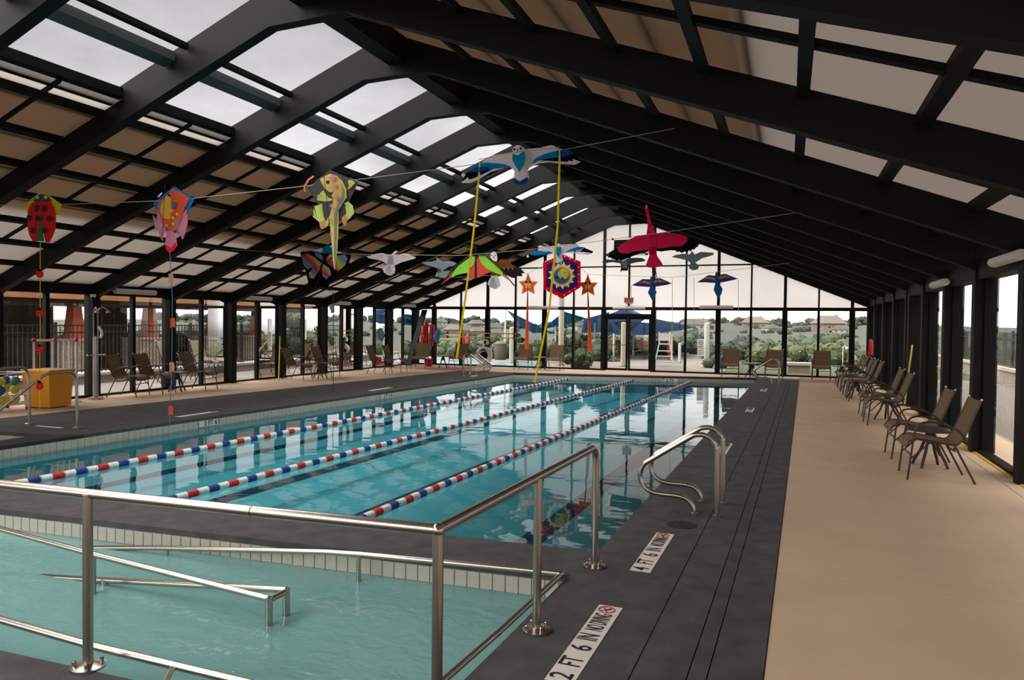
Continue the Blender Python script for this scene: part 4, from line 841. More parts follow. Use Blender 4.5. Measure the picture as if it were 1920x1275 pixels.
# ================================================================= OTHER THINGS INSIDE
mat('bin_yellow', rgb(236, 160, 20), .5, var=.06, scale=3); mat('pvc_white', rgb(222, 218, 214), .45); mat('ball_yellow', rgb(206, 196, 60), .5); mat('ball_blue', rgb(40, 86, 160), .5); mat('ball_teal', rgb(60, 130, 130), .5)
mat('stainless', rgb(170, 160, 156), .3, .7); mat('cream_paint', rgb(196, 184, 158), .6); mat('foam_white', rgb(226, 216, 204), .6); mat('foam_blue', rgb(70, 150, 190), .6); mat('pole_yellow', rgb(222, 186, 60), .5)
b = empty('storage_bin', (-13.98, 10.65, 0), .12, 'tall orange-yellow storage bin by the left glass wall', 'bin')
MB().hexa([(-.3,-.26,.02),(.3,-.26,.02),(.3,.26,.02),(-.3,.26,.02)], [(-.33,-.3,.74),(.33,-.3,.74),(.33,.3,.74),(-.33,.3,.74)]).build('body', 'bin_yellow', b)
MB().box(-.35,-.32,.72,.35,.32,.76).build('rim', 'bin_yellow', b)
for x in (-.22, .22):
    for y in (-.18, .18): MB().tube([(x-.02,y,.025),(x+.02,y,.025)], .025, 10).build('castor', 'black_flat', b)
def pipe_frame(root, segs, r, mt, name='pipe'):
    for a, c in segs: MB().tube([a, c], r, 8).build(name, mt, root, smooth=True)
r = empty('pvc_rack', (-14.35, 11.1, 0), PI/2-.2, 'white plastic pipe rack with red corner joints behind the yellow bin', 'rack')
pipe_frame(r, [((-.42,0,1.33),(.42,0,1.33))]+[((x,0,.02),(x,0,1.33)) for x in (-.42,-.06,.06,.17,.28,.42)], .022, 'pvc_white')
for x in (-.42, -.02, .42): MB().ball((x,0,1.33), .045, 10, 6).build('corner_joint', 'red_plastic', r, smooth=True)
for y in (-.16, .16):
    pipe_frame(r, [((-.42,0,.05),(-.42,y,.022)), ((.42,0,.05),(.42,y,.022))], .02, 'pvc_white', 'foot')
br = empty('ball_rack', (-14.2, 9.75, 0), 0, 'white wire ball rack at the left picture edge', 'rack')
pipe_frame(br, [((x,y,.06),(x,y,.72)) for x in (-.28,.28) for y in (-.42,.42)]+[((-.28,y,z),(.28,y,z)) for y in (-.42,.42) for z in (.12,.3,.72)]+[((x,-.42,z),(x,.42,z)) for x in (-.28,.28) for z in (.12,.3,.72)]+[((x,-.42,.12),(x,.42,.12)) for x in (-.14,0,.14)], .014, 'pvc_white', 'bar')
for x in (-.28, .28):
    for y in (-.42, .42): MB().tube([(x,y-.02,.03),(x,y+.02,.03)], .03, 8).build('castor', 'black_flat', br)
bp = None; i = 0
for z, cs in ((.26, 'yyyyyy'), (.45, 'ybybyy'), (.62, 'bbtybt')):
    for j, c in enumerate(cs):
        x = -.13+.26*(j % 2); y = -.28+.28*(j//2)
        w = {'y': ('yellow', 'ball_yellow'), 'b': ('blue', 'ball_blue'), 't': ('teal', 'ball_teal')}[c]
        o = MB().ball((0,0,0), .086, 14, 9).build('ball', w[1], None, True, (-14.2+x, 9.75+y, z-.05)); tag(o, '%s ball in the white rack, %s layer, %s, %s' % (w[0], {.26: 'bottom', .45: 'middle', .62: 'top'}[z], ('near end', 'middle', 'far end')[j//2], ('wall side', 'pool side')[j % 2]), 'ball', 'balls in the white rack')
# outdoor style shower column
s = empty('shower_column', (-14.35, 12.05, 0), 0, 'stainless shower column with two curved heads by the left glass wall', 'shower')
MB().lathe([(.15,0),(.15,.05),(.06,.07)], (0,0,0), 18).build('base', 'stainless', s, True); MB().tube([(0,0,.05),(0,0,1.4)], .058, 14).build('column', 'stainless', s, True)
for y, d in ((-.05, -1), (.06, 1)):
    h = MB().tube([(0,y,1.35),(0,y,1.9),(.03,y,2.0),(.08,y+.02*d,2.04),(.14,y+.05*d,2.03),(.2,y+.08*d,1.98)], .013, 8).build('shower_arm', 'stainless', s, True)
    MB().lathe([(.015,.05),(.05,.0),(.05,-.012)], (.215,y+.09*d,1.93), 12).build('shower_head', 'stainless', h, True)
    MB().tube([(0,y,.98),(.02,y+.14*d,.98)], .016, 8).build('valve', 'stainless', s, True); MB().ball((.02,y+.16*d,.98), .03, 8, 5).build('valve_knob', 'stainless', s, True)
MB().tube([(.03,.05,1.62),(.07,.09,1.52),(.08,.09,1.42),(.05,.07,1.36)], .03, 8).build('hand_spray', 'white_plastic', s, True)
cmo = empty('security_camera', (-14.6, 12.2, 2.33), 0, 'small white security camera on the left eave', 'camera')
MB().lathe([(.05,-.07),(.06,-.02),(.06,.0)], (0,0,0), 14).build('dome', 'white_plastic', cmo, True); MB().tube([(0,0,-.05),(.06,-.06,-.1)], .025, 8).build('lens', 'black_flat', cmo)
def lean_pole(label, a, bb, r_=.018, cat='pole'): tag(MB().tube([a, bb], r_, 8).build('leaning_pole', 'pole_yellow', None, True), label, cat)
lean_pole('yellow pole leaning on a left wall column behind a chair', (-14.1, 18.0, .02), (-14.72, 18.85, 1.3))
lean_pole('yellow pole leaning on the right wall behind the second pair of chairs', (2.22, 16.9, .02), (2.47, 17.75, 1.42))
# fire extinguisher
fe = empty('fire_extinguisher', (2.38, 25.3, .92), 0, 'red fire extinguisher hung on the far right column', 'extinguisher')
MB().lathe([(.05,0),(.075,.03),(.075,.4),(.05,.47),(.025,.5)], (0,0,0), 16).build('tank', 'red_plastic', fe, True); MB().lathe([(.025,.5),(.02,.56),(.03,.57)], (0,0,0), 10).build('valve', 'black_flat', fe)
MB().tube([(0,-.02,.55),(-.06,-.06,.5),(-.085,-.05,.3),(-.08,-.04,.12)], .012, 6).build('hose', 'black_flat', fe); MB().tube([(0,0,.57),(-.09,-.03,.6)], .012, 6).build('handle', 'black_flat', fe)
# red rescue tubes and gear in the far left corner
rt = empty('rescue_tube_bundle', (-14.05, 27.45, .75), 0, 'bundle of bright red rescue tubes hung in the far left corner', 'rescue tubes')
for x, y, z0, z1, tilt in ((-.2, 0, .0, .98, .02), (0, -.08, -.02, 1.05, -.02), (.18, .0, .04, .95, .05), (-.08, -.2, .1, .9, .03)):
    t_ = MB().tube([(x, y, z0), (x, y, z0+.06), (x+tilt, y, z1-.06), (x+tilt, y, z1)], [.06, .1, .1, .06], 12).build('rescue_tube', 'red_plastic', rt, True)
    MB().tube([(x-.06, y-.105, z0+.55), (x-.03, y-.11, z0+.3), (x+.05, y-.11, z0+.42), (x+.07, y-.11, z0+.33)], .012, 6).build('white_strap', 'foam_white', t_)
MB().bar((-.25,.1,.9), (.25,.1,.9), .05, .05).build('hanger', 'black_flat', rt)
tag(MB().tube([(-13.62,27.4,.95),(-13.6,27.4,1.2),(-13.5,27.42,1.45),(-13.55,27.42,1.52)], [.04,.14,.1,.03], 12).build('life_jacket', 'foam_blue', None, True), 'pale blue life jacket hanging beside the red rescue tubes', 'life jacket')
tag(MB().bar((-14.55, 26.75, .01), (-14.25, 27.6, 2.3), .3, .05).build('spine_board', 'black_steel'), 'grey board leaning in the far left corner behind the red tubes', 'board')
bk = empty('red_bucket', (-13.7, 26.9, 0), 0, 'red bucket on the floor under the red rescue tubes', 'bucket')
MB().lathe([(.14,0),(.18,.3),(.19,.31)], (0,0,0), 16).build('body', 'red_plastic', bk, True); MB().tube([(-.18,0,.29),(-.1,0,.2),(.1,0,.2),(.18,0,.29)], .006, 6).build('handle', 'grey_steel', bk)
for z, lab in ((1.36, 'upper yellow reaching pole held level along the far wall'), (1.19, 'lower yellow reaching pole held level along the far wall')):
    p = empty('reaching_pole', (-13.6, 27.82, z), 0, lab, 'pole', 'reaching poles on the far wall'); L = 3.35
    MB().tube([(0,0,0),(L,0,0)], .022, 8).build('pole', 'pole_yellow', p, True)
    for x in (.3, L-.1): MB().box(x-.03,-.02,-.05,x+.03,.1,.05).build('wall_hook', 'black_flat', p)
lf = empty('life_ring', (-11.55, 27.62, .47), 0, 'white life ring with dark strap on the far wall post', 'life ring')
MB().tube([(.27*math.cos(2*PI*i/24), 0, .27*math.sin(2*PI*i/24)) for i in range(24)], .1, 10, True).build('ring', 'foam_white', lf, True)
MB().lathe([(.15,-.03),(.15,.03)], (0,0,0), 18).build('hub', 'black_flat', lf).rotation_euler = (PI/2, 0, 0)
MB().tube([(-.1,-.11,.2),(0,-.12,.24),(.1,-.11,.2)], .03, 8).build('strap', 'black_flat', lf); MB().box(-.3,-.06,-.47,.3,.06,-.36).build('stand', 'foam_white', lf)
wk = empty('rope_hook', (-11.55, 27.85, 1.0), 0, 'small white hook with rope coil above the life ring', 'hook')
MB().lathe([(.09,-.1),(.12,0),(.07,.12)], (0,-.05,0), 12).build('rope_coil', 'foam_white', wk, True); MB().box(-.04,-.18,-.06,.04,-.12,.06).build('bracket', 'black_flat', wk)
# exit sign with lamp heads, gable vent
mat('exit_red', rgb(190, 30, 40), .5, emit=.5); mat('exit_box', rgb(120, 100, 92), .5)
ex = empty('exit_sign', (yp(1179, 563, 27.8).x, 27.8, yp(1179, 563, 27.8).z), 0, 'small emergency exit sign with red letters above the glass doors', 'sign')
MB().box(-.17,-.03,-.09,.17,.05,.1).build('housing', 'exit_box', ex)
text('EXIT', 'lettering', 'exit_red', .17, ex, Matrix.Translation((0,-.034,.005)) @ Matrix.Rotation(PI/2, 4, 'X'), .85, .003)
for x in (-.08, .08): MB().lathe([(.05,-.03),(.07,.03)], (x,0,-.13), 12).build('lamp_head', 'lamp_cover', ex, True)
MB().tube([(0,0,.1),(0,0,.9)], .015, 6).build('conduit', 'black_flat', ex)
vt = empty('gable_vent', (0, 0, 0), 0, 'louvred vent with pale frame high in the far gable', 'vent')
va = yp(1147, 447, 27.9); vb = yp(1215, 478, 27.9)
MB().box(va.x, 27.86, vb.z, va.x+.1, 27.96, va.z).box(va.x, 27.86, va.z-.07, vb.x, 27.96, va.z).box(vb.x-.1, 27.86, vb.z, vb.x, 27.96, va.z).box(va.x, 27.86, vb.z, vb.x, 27.96, vb.z+.06).build('frame', 'lamp_cover', vt)
MB().box(va.x+.1, 27.93, vb.z+.06, vb.x-.1, 27.95, va.z-.07).build('backing', 'black_flat', vt)
for i in range(5):
    z = vb.z+.1+i*.1; MB().hexa([(va.x+.1,27.88,z),(vb.x-.1,27.88,z),(vb.x-.1,27.92,z+.06),(va.x+.1,27.92,z+.06)], [(va.x+.1,27.88,z+.01),(vb.x-.1,27.88,z+.01),(vb.x-.1,27.92,z+.07),(va.x+.1,27.92,z+.07)]).build('slat', 'black_flat', vt)

# ================================================================= OUTSIDE
mat('patio', rgb(120, 113, 105), .85, var=.06, scale=1, spec=.2); mat('ledge_stone', rgb(156, 138, 122), .85, var=.12, scale=5); mat('ledge_cap', rgb(178, 168, 156), .8)
mat('fence_black', rgb(34, 32, 32), .5); mat('fascia_wood', rgb(196, 136, 88), .7, var=.08, scale=3); mat('column_rust', rgb(170, 84, 52), .7, var=.12, scale=4); mat('soffit', rgb(70, 52, 40), .8)
mat('stone_back', rgb(92, 76, 60), .85, var=.2, scale=3)
m = bpy.data.materials.new('stone_wall'); m.use_nodes = True; MATS['stone_wall'] = m; nt = m.node_tree; bs = nt.nodes['Principled BSDF']; bs.inputs['Roughness'].default_value = .9
tc = N(nt, 'ShaderNodeTexCoord'); mp = N(nt, 'ShaderNodeMapping'); mp.inputs['Rotation'].default_value = (PI/2, 0, PI/2); bt = N(nt, 'ShaderNodeTexBrick'); bt.inputs['Scale'].default_value = 3.2; bt.inputs['Color1'].default_value = rgb(190, 172, 154); bt.inputs['Color2'].default_value = rgb(158, 140, 122); bt.inputs['Mortar'].default_value = rgb(126, 110, 96); bt.inputs['Mortar Size'].default_value = .03
sx = N(nt, 'ShaderNodeSeparateXYZ'); cb = N(nt, 'ShaderNodeCombineXYZ'); nt.links.new(tc.outputs['Object'], sx.inputs[0]); ad = N(nt, 'ShaderNodeMath', operation='ADD'); nt.links.new(sx.outputs['X'], ad.inputs[0]); nt.links.new(sx.outputs['Y'], ad.inputs[1]); nt.links.new(ad.outputs[0], cb.inputs['X']); nt.links.new(sx.outputs['Z'], cb.inputs['Y'])
nt.links.new(cb.outputs[0], bt.inputs['Vector']); nt.links.new(bt.outputs[0], bs.inputs['Base Color'])
mat('grass', rgb(66, 74, 42), .9, var=.25, scale=.6); mat('hill_green_hazed', rgb(64, 68, 56), .95, var=.2, scale=.05); mat('leaf_mid', rgb(52, 62, 32), .7, var=.3, scale=2.5); mat('leaf_dark', rgb(34, 44, 27), .7, var=.3, scale=2); mat('leaf_far_hazed', rgb(54, 62, 50), .9, var=.2, scale=.3); mat('leaf_light', rgb(68, 76, 40), .7, var=.3, scale=3); mat('trunk', rgb(86, 70, 56), .9)  # distance haze is put into the greyed far hill and far leaf colours
out = tag(empty('ground_outside'), 'pale concrete patio and grass around the hall', 'ground', kind='structure')
flat([Vector((-60,-30,0)), Vector((-15.02,-30,0)), Vector((-15.02,28.2,0)), Vector((3.3,28.2,0)), Vector((3.3,-30,0)), Vector((40,-30,0)), Vector((40,50,0)), Vector((-60,50,0))], -.03, 'patio_slab', 'patio', out)
flat([Vector((-2.4,29.6,0)), Vector((14,29.6,0)), Vector((14,50,0)), Vector((-2.4,50,0))], -.024, 'lawn', 'grass', out); flat([Vector((-40,40,0)), Vector((-9,40,0)), Vector((-9,50,0)), Vector((-40,50,0))], -.024, 'lawn', 'grass', out)
# valley and far hillside
SKY = [(-400,596),(300,592),(560,596),(650,594),(800,599),(870,596),(930,601),(970,606),(1080,606),(1240,608),(1300,603),(1345,599),(1420,601),(1480,605),(1530,601),(1570,604),(1640,600),(1800,606),(1950,610),(2400,610)]
def skyv(u):
    for (a, b), (c, d) in zip(SKY, SKY[1:]):
        if a <= u <= c: return b+(d-b)*(u-a)/(c-a)
    return 603
def at(u, v, D): d = ray(u, v); h = math.hypot(d.x, d.y); return CAM+d*(D/h)
hm = MB(); cols = list(range(-400, 2401, 70)); DS = [46, 60, 120, 300, 450, 650, 900]
for u in cols:
    for k, D in enumerate(DS):
        if k < 3: p = at(u, 640, D); p.z = (-.05, -1.2, -2.0)[k]
        else: p = at(u, (0, 0, 0, 640, 625, skyv(u)+6, skyv(u)+14)[k], D)
        hm.v.append(tuple(p))
n_ = len(DS)
for i in range(len(cols)-1):
    for k in range(n_-1): hm.f.append((i*n_+k, (i+1)*n_+k, (i+1)*n_+k+1, i*n_+k+1))
tag(hm.build('hillside', 'hill_green_hazed', None, True), 'far green hillside across the valley', 'hill', kind='structure')
def foliage(n, r, sz, seed, flat_=.8, layers=9):
    rd = random.Random(seed); m = MB(); cl = [(Vector((rd.gauss(0,.45), rd.gauss(0,.45), rd.uniform(-.4,.6)))*r*.8, r*rd.uniform(.35,.6)) for _ in range(layers)]
    for i in range(n):
        c, cr_ = cl[i % layers]; d = Vector((rd.gauss(0,1), rd.gauss(0,1), rd.gauss(0,1))).normalized()
        p = c+d*cr_*rd.uniform(.7,1.05); p.z *= flat_; nrm = (d+Vector((rd.gauss(0,.5), rd.gauss(0,.5), rd.gauss(0,.5)))).normalized(); a = nrm.orthogonal().normalized(); b_ = nrm.cross(a); s = sz*rd.uniform(.6,1.3)
        m.add([p-a*s, p-b_*s*.6, p+a*s, p+b_*s*.6], [(0,1,2,3)])
    for c, cr_ in cl: m.ball((c.x, c.y, c.z*flat_), cr_*.82, 9, 6)
    return m
crowns = {}
def tree(name, label, loc, r, kind, seed, group, h=None, n=700):
    root = empty(name, loc, random.Random(seed).uniform(0, 6), label, 'tree' if h else 'shrub', group)
    key = (kind, seed % 3, n)
    if key not in crowns: crowns[key] = foliage(n, 1.0, .085 if n > 500 else .16, seed % 3+5); 
    if isinstance(crowns[key], MB): o = crowns[key].build('crown', kind, root); crowns[key] = o
    else: o = clone(crowns[key], root, (0,0,0))
    o.location = (0, 0, (h or 0)+r*.55); o.scale = (r, r, r*.95)
    t0 = MB().tube([(0,0,-.4),(r*.03,0,(h or .2)+r*.5)], [r*.1, r*.05], 6).build('trunk', 'trunk', root)
    return root
rd = random.Random(3)
# trees along the far skyline and on the slope
for i, u in enumerate(range(300, 1700, 15)):
    uu = u+rd.uniform(-7, 7); D = rd.uniform(600, 660); p = at(uu, skyv(uu)+rd.uniform(3, 7), D)
    tree('hill_tree', 'rounded green tree on the skyline of the far hill', p-Vector((0,0,3)), rd.uniform(4.2, 6.4), 'leaf_far_hazed', i, 'trees on the far hill skyline', .5, 260)
for i in range(130):
    uu = rd.uniform(300, 1690); v = rd.uniform(609, 638); D = 650-(v-605)*10; p = at(uu, v, D)
    tree('slope_tree', 'small rounded tree among the houses on the far hillside', p-Vector((0,0,2)), rd.uniform(2.6, 4.6), 'leaf_far_hazed', i+100, 'trees on the far hillside', .4, 260)
# houses on the hillside
mat('house_wall', rgb(150, 140, 128), .8); mat('house_white', rgb(150, 145, 137), .8); mat('house_brick', rgb(128, 108, 94), .85); mat('roof_grey', rgb(74, 70, 67), .9, var=.1, scale=1); mat('roof_tan', rgb(96, 87, 77), .9, var=.08, scale=1); mat('pane_dark', rgb(60, 66, 74), .3)
def house(label, u, v, w, wall, roof, rz):
    D = 650-(v-605)*9.5; p = at(u, v, D); root = empty('house', p, rz, label, 'house', 'houses on the far hillside'); d = w*.7; hh = w*.27
    MB().box(-w/2, -d/2, -2, w/2, d/2, hh).build('walls', wall, root)
    e = w*.06
    MB().add([(-w/2-e,-d/2-e,hh),(w/2+e,-d/2-e,hh),(w/2+e,d/2+e,hh),(-w/2-e,d/2+e,hh),(-w*.28,0,hh+w*.26),(w*.28,0,hh+w*.26)], [(0,1,5,4),(1,2,5),(2,3,4,5),(3,0,4),(3,2,1,0)]).build('roof', roof, root)
    for x in (-.3, 0, .3):
        wi = MB().box(x*w-w*.06, -d/2-.06, hh*.35, x*w+w*.06, -d/2+.02, hh*.8).build('window', 'house_white', root); MB().box(x*w-w*.045, -d/2-.09, hh*.42, x*w+w*.045, -d/2-.05, hh*.74).build('pane', 'pane_dark', wi)
    MB().box(w*.2, d*.1, hh, w*.26, d*.2, hh+w*.3).build('chimney', wall, root)
HS = [(352,600,9,0,0,'behind the left patio columns'),(432,603,10,0,0,'just left of the sliding door'),(470,606,8,1,0,'seen through the left sliding door'),(512,610,9,0,0,'right half of the left sliding door view'),(556,604,8,1,0,'seen over the seated person'),(800,607,8,1,0,'left of the far corner mullion'),(825,611,10,0,0,'seen beside the red rescue tubes'),(817,621,8,1,0,'pale gabled, above the yellow poles at left'),(851,628,10,2,1,'tan roofed, left of the yellow ribbon'),(888,606,8,0,0,'upper middle of the window left of the life ring'),(893,615,10,2,1,'brown roofed above the life ring window'),(896,629,8,1,1,'small gabled, low above the yellow poles'),(925,623,10,0,0,'right of the life ring post'),(931,631,7,1,0,'white gabled by the thin white post'),(1092,618,9,1,0,'pale, under the right end of the blue sail'),(1300,620,13,1,0,'white, left of the far white sign post'),(1318,612,9,2,1,'behind the far cream post with the sign'),(1232,634,9,1,0,'low, right of the glass doors'),(1415,617,14,2,1,'wide tan, above the chair right of the post'),(1446,623,8,1,0,'small, right of the wide tan house'),(1553,622,16,2,1,'largest tan hipped roof near the right corner'),(1578,626,8,1,0,'small reddish, beside the largest tan roof'),(1618,607,9,1,0,'pale, high by the right wall')]
for i, (u, v, w, a, b_, where) in enumerate(HS): house('distant house on the hill, '+where, u, v, w*1.15, ('house_wall', 'house_white', 'house_brick')[a], ('roof_grey', 'roof_tan')[b_], rd.uniform(-.5, .5)+.35)
# shrubs between the hall and the valley
for i in range(46):
    uu = 800+i*18+rd.uniform(-6, 6); D = rd.uniform(46, 56) if 1125 < uu < 1330 else rd.uniform(36, 47); p = at(uu, 650, D); p.z = -.5
    tree('valley_shrub', 'leafy green shrub in the band beyond the far patio', p, rd.uniform(.95, 1.3)*(1.15 if uu > 1400 else 1.0), ('leaf_mid', 'leaf_dark', 'leaf_light')[i % 3], i, 'shrubs beyond the far patio', None, 900)
for i in range(26):
    X, Y = -25-rd.uniform(0, 5), 22+i*.6; p = Vector((X, Y, -.3)); 
    tree('hedge_shrub', 'dark leafy shrub behind the left iron fence', p, rd.uniform(1.0, 1.5), ('leaf_mid', 'leaf_dark')[i % 2], i+7, 'shrubs behind the left iron fence', None, 900)
for i in range(16):
    p = Vector((11.5+rd.uniform(-1, 2.5), 5+i*2.1, -.2)); tree('hedge_tree', 'dark tree beyond the right hand fence', p, rd.uniform(1.7, 2.3), 'leaf_dark', i+3, 'dark trees beyond the right fence', .2, 900)
tree('patio_tree', 'bright green tree behind the left fence beside the seated person', Vector((-25.5, 33.5, 0)), 1.5, 'leaf_light', 1, None, 1.0, 900)
tree('planter_shrub', 'loose leafy shrub outside the far wall left of the doors', Vector((-8.0, 29.5, -.1)), .62, 'leaf_light', 2, None, None, 900)
tree('post_shrub', 'small bush at the foot of the cream post with the sign', Vector((-2.85, 32.4, -.1)), .55, 'leaf_mid', 1, None, None, 900)

# ---- left patio: ledge, fence, pavilion
ld = empty('planter_ledge', (-18.5, 0, 0), 0, 'low stone ledge under the left iron fence', 'wall')
MB().box(-.3, 8, -.03, .3, 30, .2).build('ledge_body', 'ledge_stone', ld); MB().box(-.36, 8, .2, .36, 30, .27).build('cap', 'ledge_cap', ld)
def fence(label, x, y0, y1, z0, z1, sp):
    f = empty('iron_fence', (x, 0, z0), 0, label, 'fence'); h = z1-z0
    for z in (.06, h-.22, h-.03): MB().box(-.02, y0, z-.018, .02, y1, z+.018).build('fence_rail', 'fence_black', f)
    p0 = MB().box(-.009, -.009, 0, .009, .009, h).build('picket', 'fence_black', f, loc=(0, y0, 0)); y = y0+sp
    while y < y1: clone(p0, f, (0, y, 0)); y += sp
    q0 = MB().box(-.035, -.035, 0, .035, .035, h+.06).add(*[[(-.09,-.09,0),(.09,-.09,0),(.09,.09,0),(-.09,.09,0),(0,0,.14)], [(0,1,4),(1,2,4),(2,3,4),(3,0,4)]]).build('fence_post', 'fence_black', f, loc=(0, y0, 0)); y = y0+2.4
    while y <= y1: clone(q0, f, (0, y, 0)); y += 2.4
fence('black iron picket fence on the left ledge outside', -18.5, 9.5, 29.5, .27, 1.62, .13)
pv = empty('patio_pavilion', (-21.2, 0, 0), 0, 'wood trimmed patio pavilion with rust coloured tapered columns on stone piers', 'building')
MB().box(-7, 9, 2.62, .3, 30.0, 2.75).build('roof_deck', 'soffit', pv); MB().box(.3, 9, 2.38, .38, 30.0, 2.7).build('fascia', 'fascia_wood', pv); MB().box(-.25, 9, 2.16, .05, 29.8, 2.4).build('beam', 'soffit', pv)
MB().box(-7, 29.9, 2.38, .3, 30.0, 2.7).build('fascia', 'fascia_wood', pv)
MB().box(-2.6, 9, -.03, -2.3, 18.1, 2.62).build('back_wall', 'stone_back', pv); MB().box(-2.6, 20.0, -.03, -2.3, 21.1, 2.62).build('back_wall', 'stone_back', pv)
for y, w_ in ((17.15, .48), (20.1, .6), (23.25, .65), (25.75, .42)):
    p = MB().box(-.75, y-w_, -.03, .2, y+w_, 1.08).build('stone_pier', 'stone_wall', pv); MB().box(-.79, y-w_-.04, 1.08, .24, y+w_+.04, 1.14).build('pier_cap', 'ledge_cap', p)
    MB().hexa([(-.35,y-.24,1.14),(.1,y-.24,1.14),(.1,y+.22,1.14),(-.35,y+.22,1.14)], [(-.28,y-.15,2.18),(.02,y-.15,2.18),(.02,y+.13,2.18),(-.28,y+.13,2.18)]).build('tapered_column', 'column_rust', pv)
# loungers outside the left wall
mat('sling_pale', rgb(150, 140, 112), .85, var=.06, scale=20)
def patio_chair(label, x, y, deg, s=1.15):
    o = dup(CH0); o.location = (x, y, -.03); o.rotation_euler[2] = math.radians(deg); o.scale = (s, s, s*1.08); o.name = 'patio_chair'; tag(o, label, 'chair', 'sling chairs on the left patio outside')
    for c in [c for c in bpy.data.objects if c.parent == o and c.name.split('.')[0] in ('seat', 'backrest')]:
        c.data = c.data.copy(); c.data.materials.clear(); c.data.materials.append(MATS['sling_pale'])
patio_chair('pale patio chair outside, behind the leftmost pedestal table', -16.6, 16.6, 100); patio_chair('pale patio chair outside, between two left wall columns', -16.5, 17.75, 96)
patio_chair('pale patio chair outside, seen through the left sliding door', -16.6, 20.9, 96); patio_chair('pale patio chair outside, beside the seated person', -16.5, 24.3, 92); patio_chair('pale patio chair outside, last one before the far left corner', -16.4, 26.2, 92)
# ---- person seated on the patio outside the left wall
mat('skin', rgb(206, 158, 128), .6); mat('hair_grey', rgb(206, 190, 168), .8); mat('trousers', rgb(70, 84, 110), .8); mat('wood_bench', rgb(150, 120, 90), .7)
m = bpy.data.materials.new('striped_shirt'); m.use_nodes = True; MATS['striped_shirt'] = m; nt = m.node_tree; bs = nt.nodes['Principled BSDF']; bs.inputs['Roughness'].default_value = .8
tc = N(nt, 'ShaderNodeTexCoord'); wv = N(nt, 'ShaderNodeTexWave', bands_direction='X'); wv.inputs['Scale'].default_value = 5; nt.links.new(tc.outputs['Object'], wv.inputs[0]); rp = N(nt, 'ShaderNodeValToRGB'); rp.color_ramp.elements[0].color = rgb(90, 110, 170); rp.color_ramp.elements[0].position = .25; rp.color_ramp.elements[1].color = rgb(240, 240, 240); rp.color_ramp.elements[1].position = .45
nt.links.new(wv.outputs['Fac'], rp.inputs[0]); nt.links.new(rp.outputs[0], bs.inputs['Base Color'])
def skin_body(name, mt, verts, edges, radii, parent, root=0, sub=2):
    me = bpy.data.meshes.new(name); me.from_pydata(verts, edges, []); me.update(); o = bpy.data.objects.new(name, me); COL.objects.link(o); o.parent = parent
    sk = o.modifiers.new('skin', 'SKIN'); ss = o.modifiers.new('sub', 'SUBSURF'); ss.levels = sub; ss.render_levels = sub
    for i, r in enumerate(radii): me.skin_vertices[0].data[i].radius = r if isinstance(r, tuple) else (r, r)
    me.skin_vertices[0].data[root].use_root = True; sk.use_smooth_shade = True
    dg = bpy.context.evaluated_depsgraph_get(); m2 = bpy.data.meshes.new_from_object(o.evaluated_get(dg)); o.modifiers.clear(); o.data = m2; m2.materials.clear(); m2.materials.append(MATS[mt]); return o
# local frame: faces -Y, seated, seat at z .45
pe = empty('person', (-16.6, 22.9, -.03), math.radians(150), 'person with pale hair in a striped shirt seated outside the left wall', 'person')
V = [(0,.0,.52),(0,.02,.68),(0,.04,.86),(0,.05,1.0),(0,.03,1.07),(0,.01,1.13),(0,-.01,1.2),(0,-.01,1.28),
     (.1,-.03,.5),(.13,-.40,.58),(.13,-.62,.28),(.13,-.72,.21),(-.1,-.03,.5),(-.13,-.40,.58),(-.13,-.62,.28),(-.13,-.72,.21),
     (.17,.05,1.02),(.24,.02,.8),(.2,-.2,.66),(.16,-.28,.62),(-.17,.05,1.02),(-.24,.02,.8),(-.2,-.2,.66),(-.16,-.28,.62)]
E_ = [(0,1),(1,2),(2,3),(3,4),(4,5),(5,6),(6,7),(0,8),(8,9),(9,10),(10,11),(0,12),(12,13),(13,14),(14,15),(3,16),(16,17),(17,18),(18,19),(3,20),(20,21),(21,22),(22,23)]
RD = [(.17,.12),(.165,.12),(.185,.125),(.17,.11),.06,.055,.085,.075,.1,.075,.05,.045,.1,.075,.05,.045,.065,.048,.038,.035,.065,.048,.038,.035]
skin_body('body', 'skin', V, E_, RD, pe)
skin_body('shirt', 'striped_shirt', [V[0],V[1],V[2],V[3],(0,.04,1.06),V[16],(.235,.025,.83),V[20],(-.235,.025,.83)], [(0,1),(1,2),(2,3),(3,4),(3,5),(5,6),(3,7),(7,8)], [(.19,.14),(.185,.14),(.205,.145),(.19,.13),.075,.085,.068,.085,.068], pe)
skin_body('trousers', 'trousers', [(0,.0,.52),(.1,-.03,.5),(.13,-.40,.58),(.13,-.6,.31),(-.1,-.03,.5),(-.13,-.40,.58),(-.13,-.6,.31)], [(0,1),(1,2),(2,3),(0,4),(4,5),(5,6)], [(.185,.14),.115,.09,.07,.115,.09,.07], pe)
MB().ball((0,.005,1.275), .105, 14, 10, (.9,1.05,.85)).build('hair', 'hair_grey', pe, True)
for s in (-1, 1):
    MB().ball((s*.092,-.02,1.22), .022, 8, 6).build('ear', 'skin', pe, True); MB().ball((s*.03,-.09,1.24), .011, 8, 5).build('eye', 'text_black', pe)
    for q in range(4): MB().tube([(s*(.145+.018*q-.02),-.285,.615),(s*(.14+.018*q-.02),-.33,.6),(s*(.135+.018*q-.02),-.355,.575)], .009, 6).build('finger', 'skin', pe, True)
    MB().tube([(s*.12,-.27,.62),(s*.1,-.3,.62),(s*.095,-.32,.605)], .01, 6).build('thumb', 'skin', pe, True)
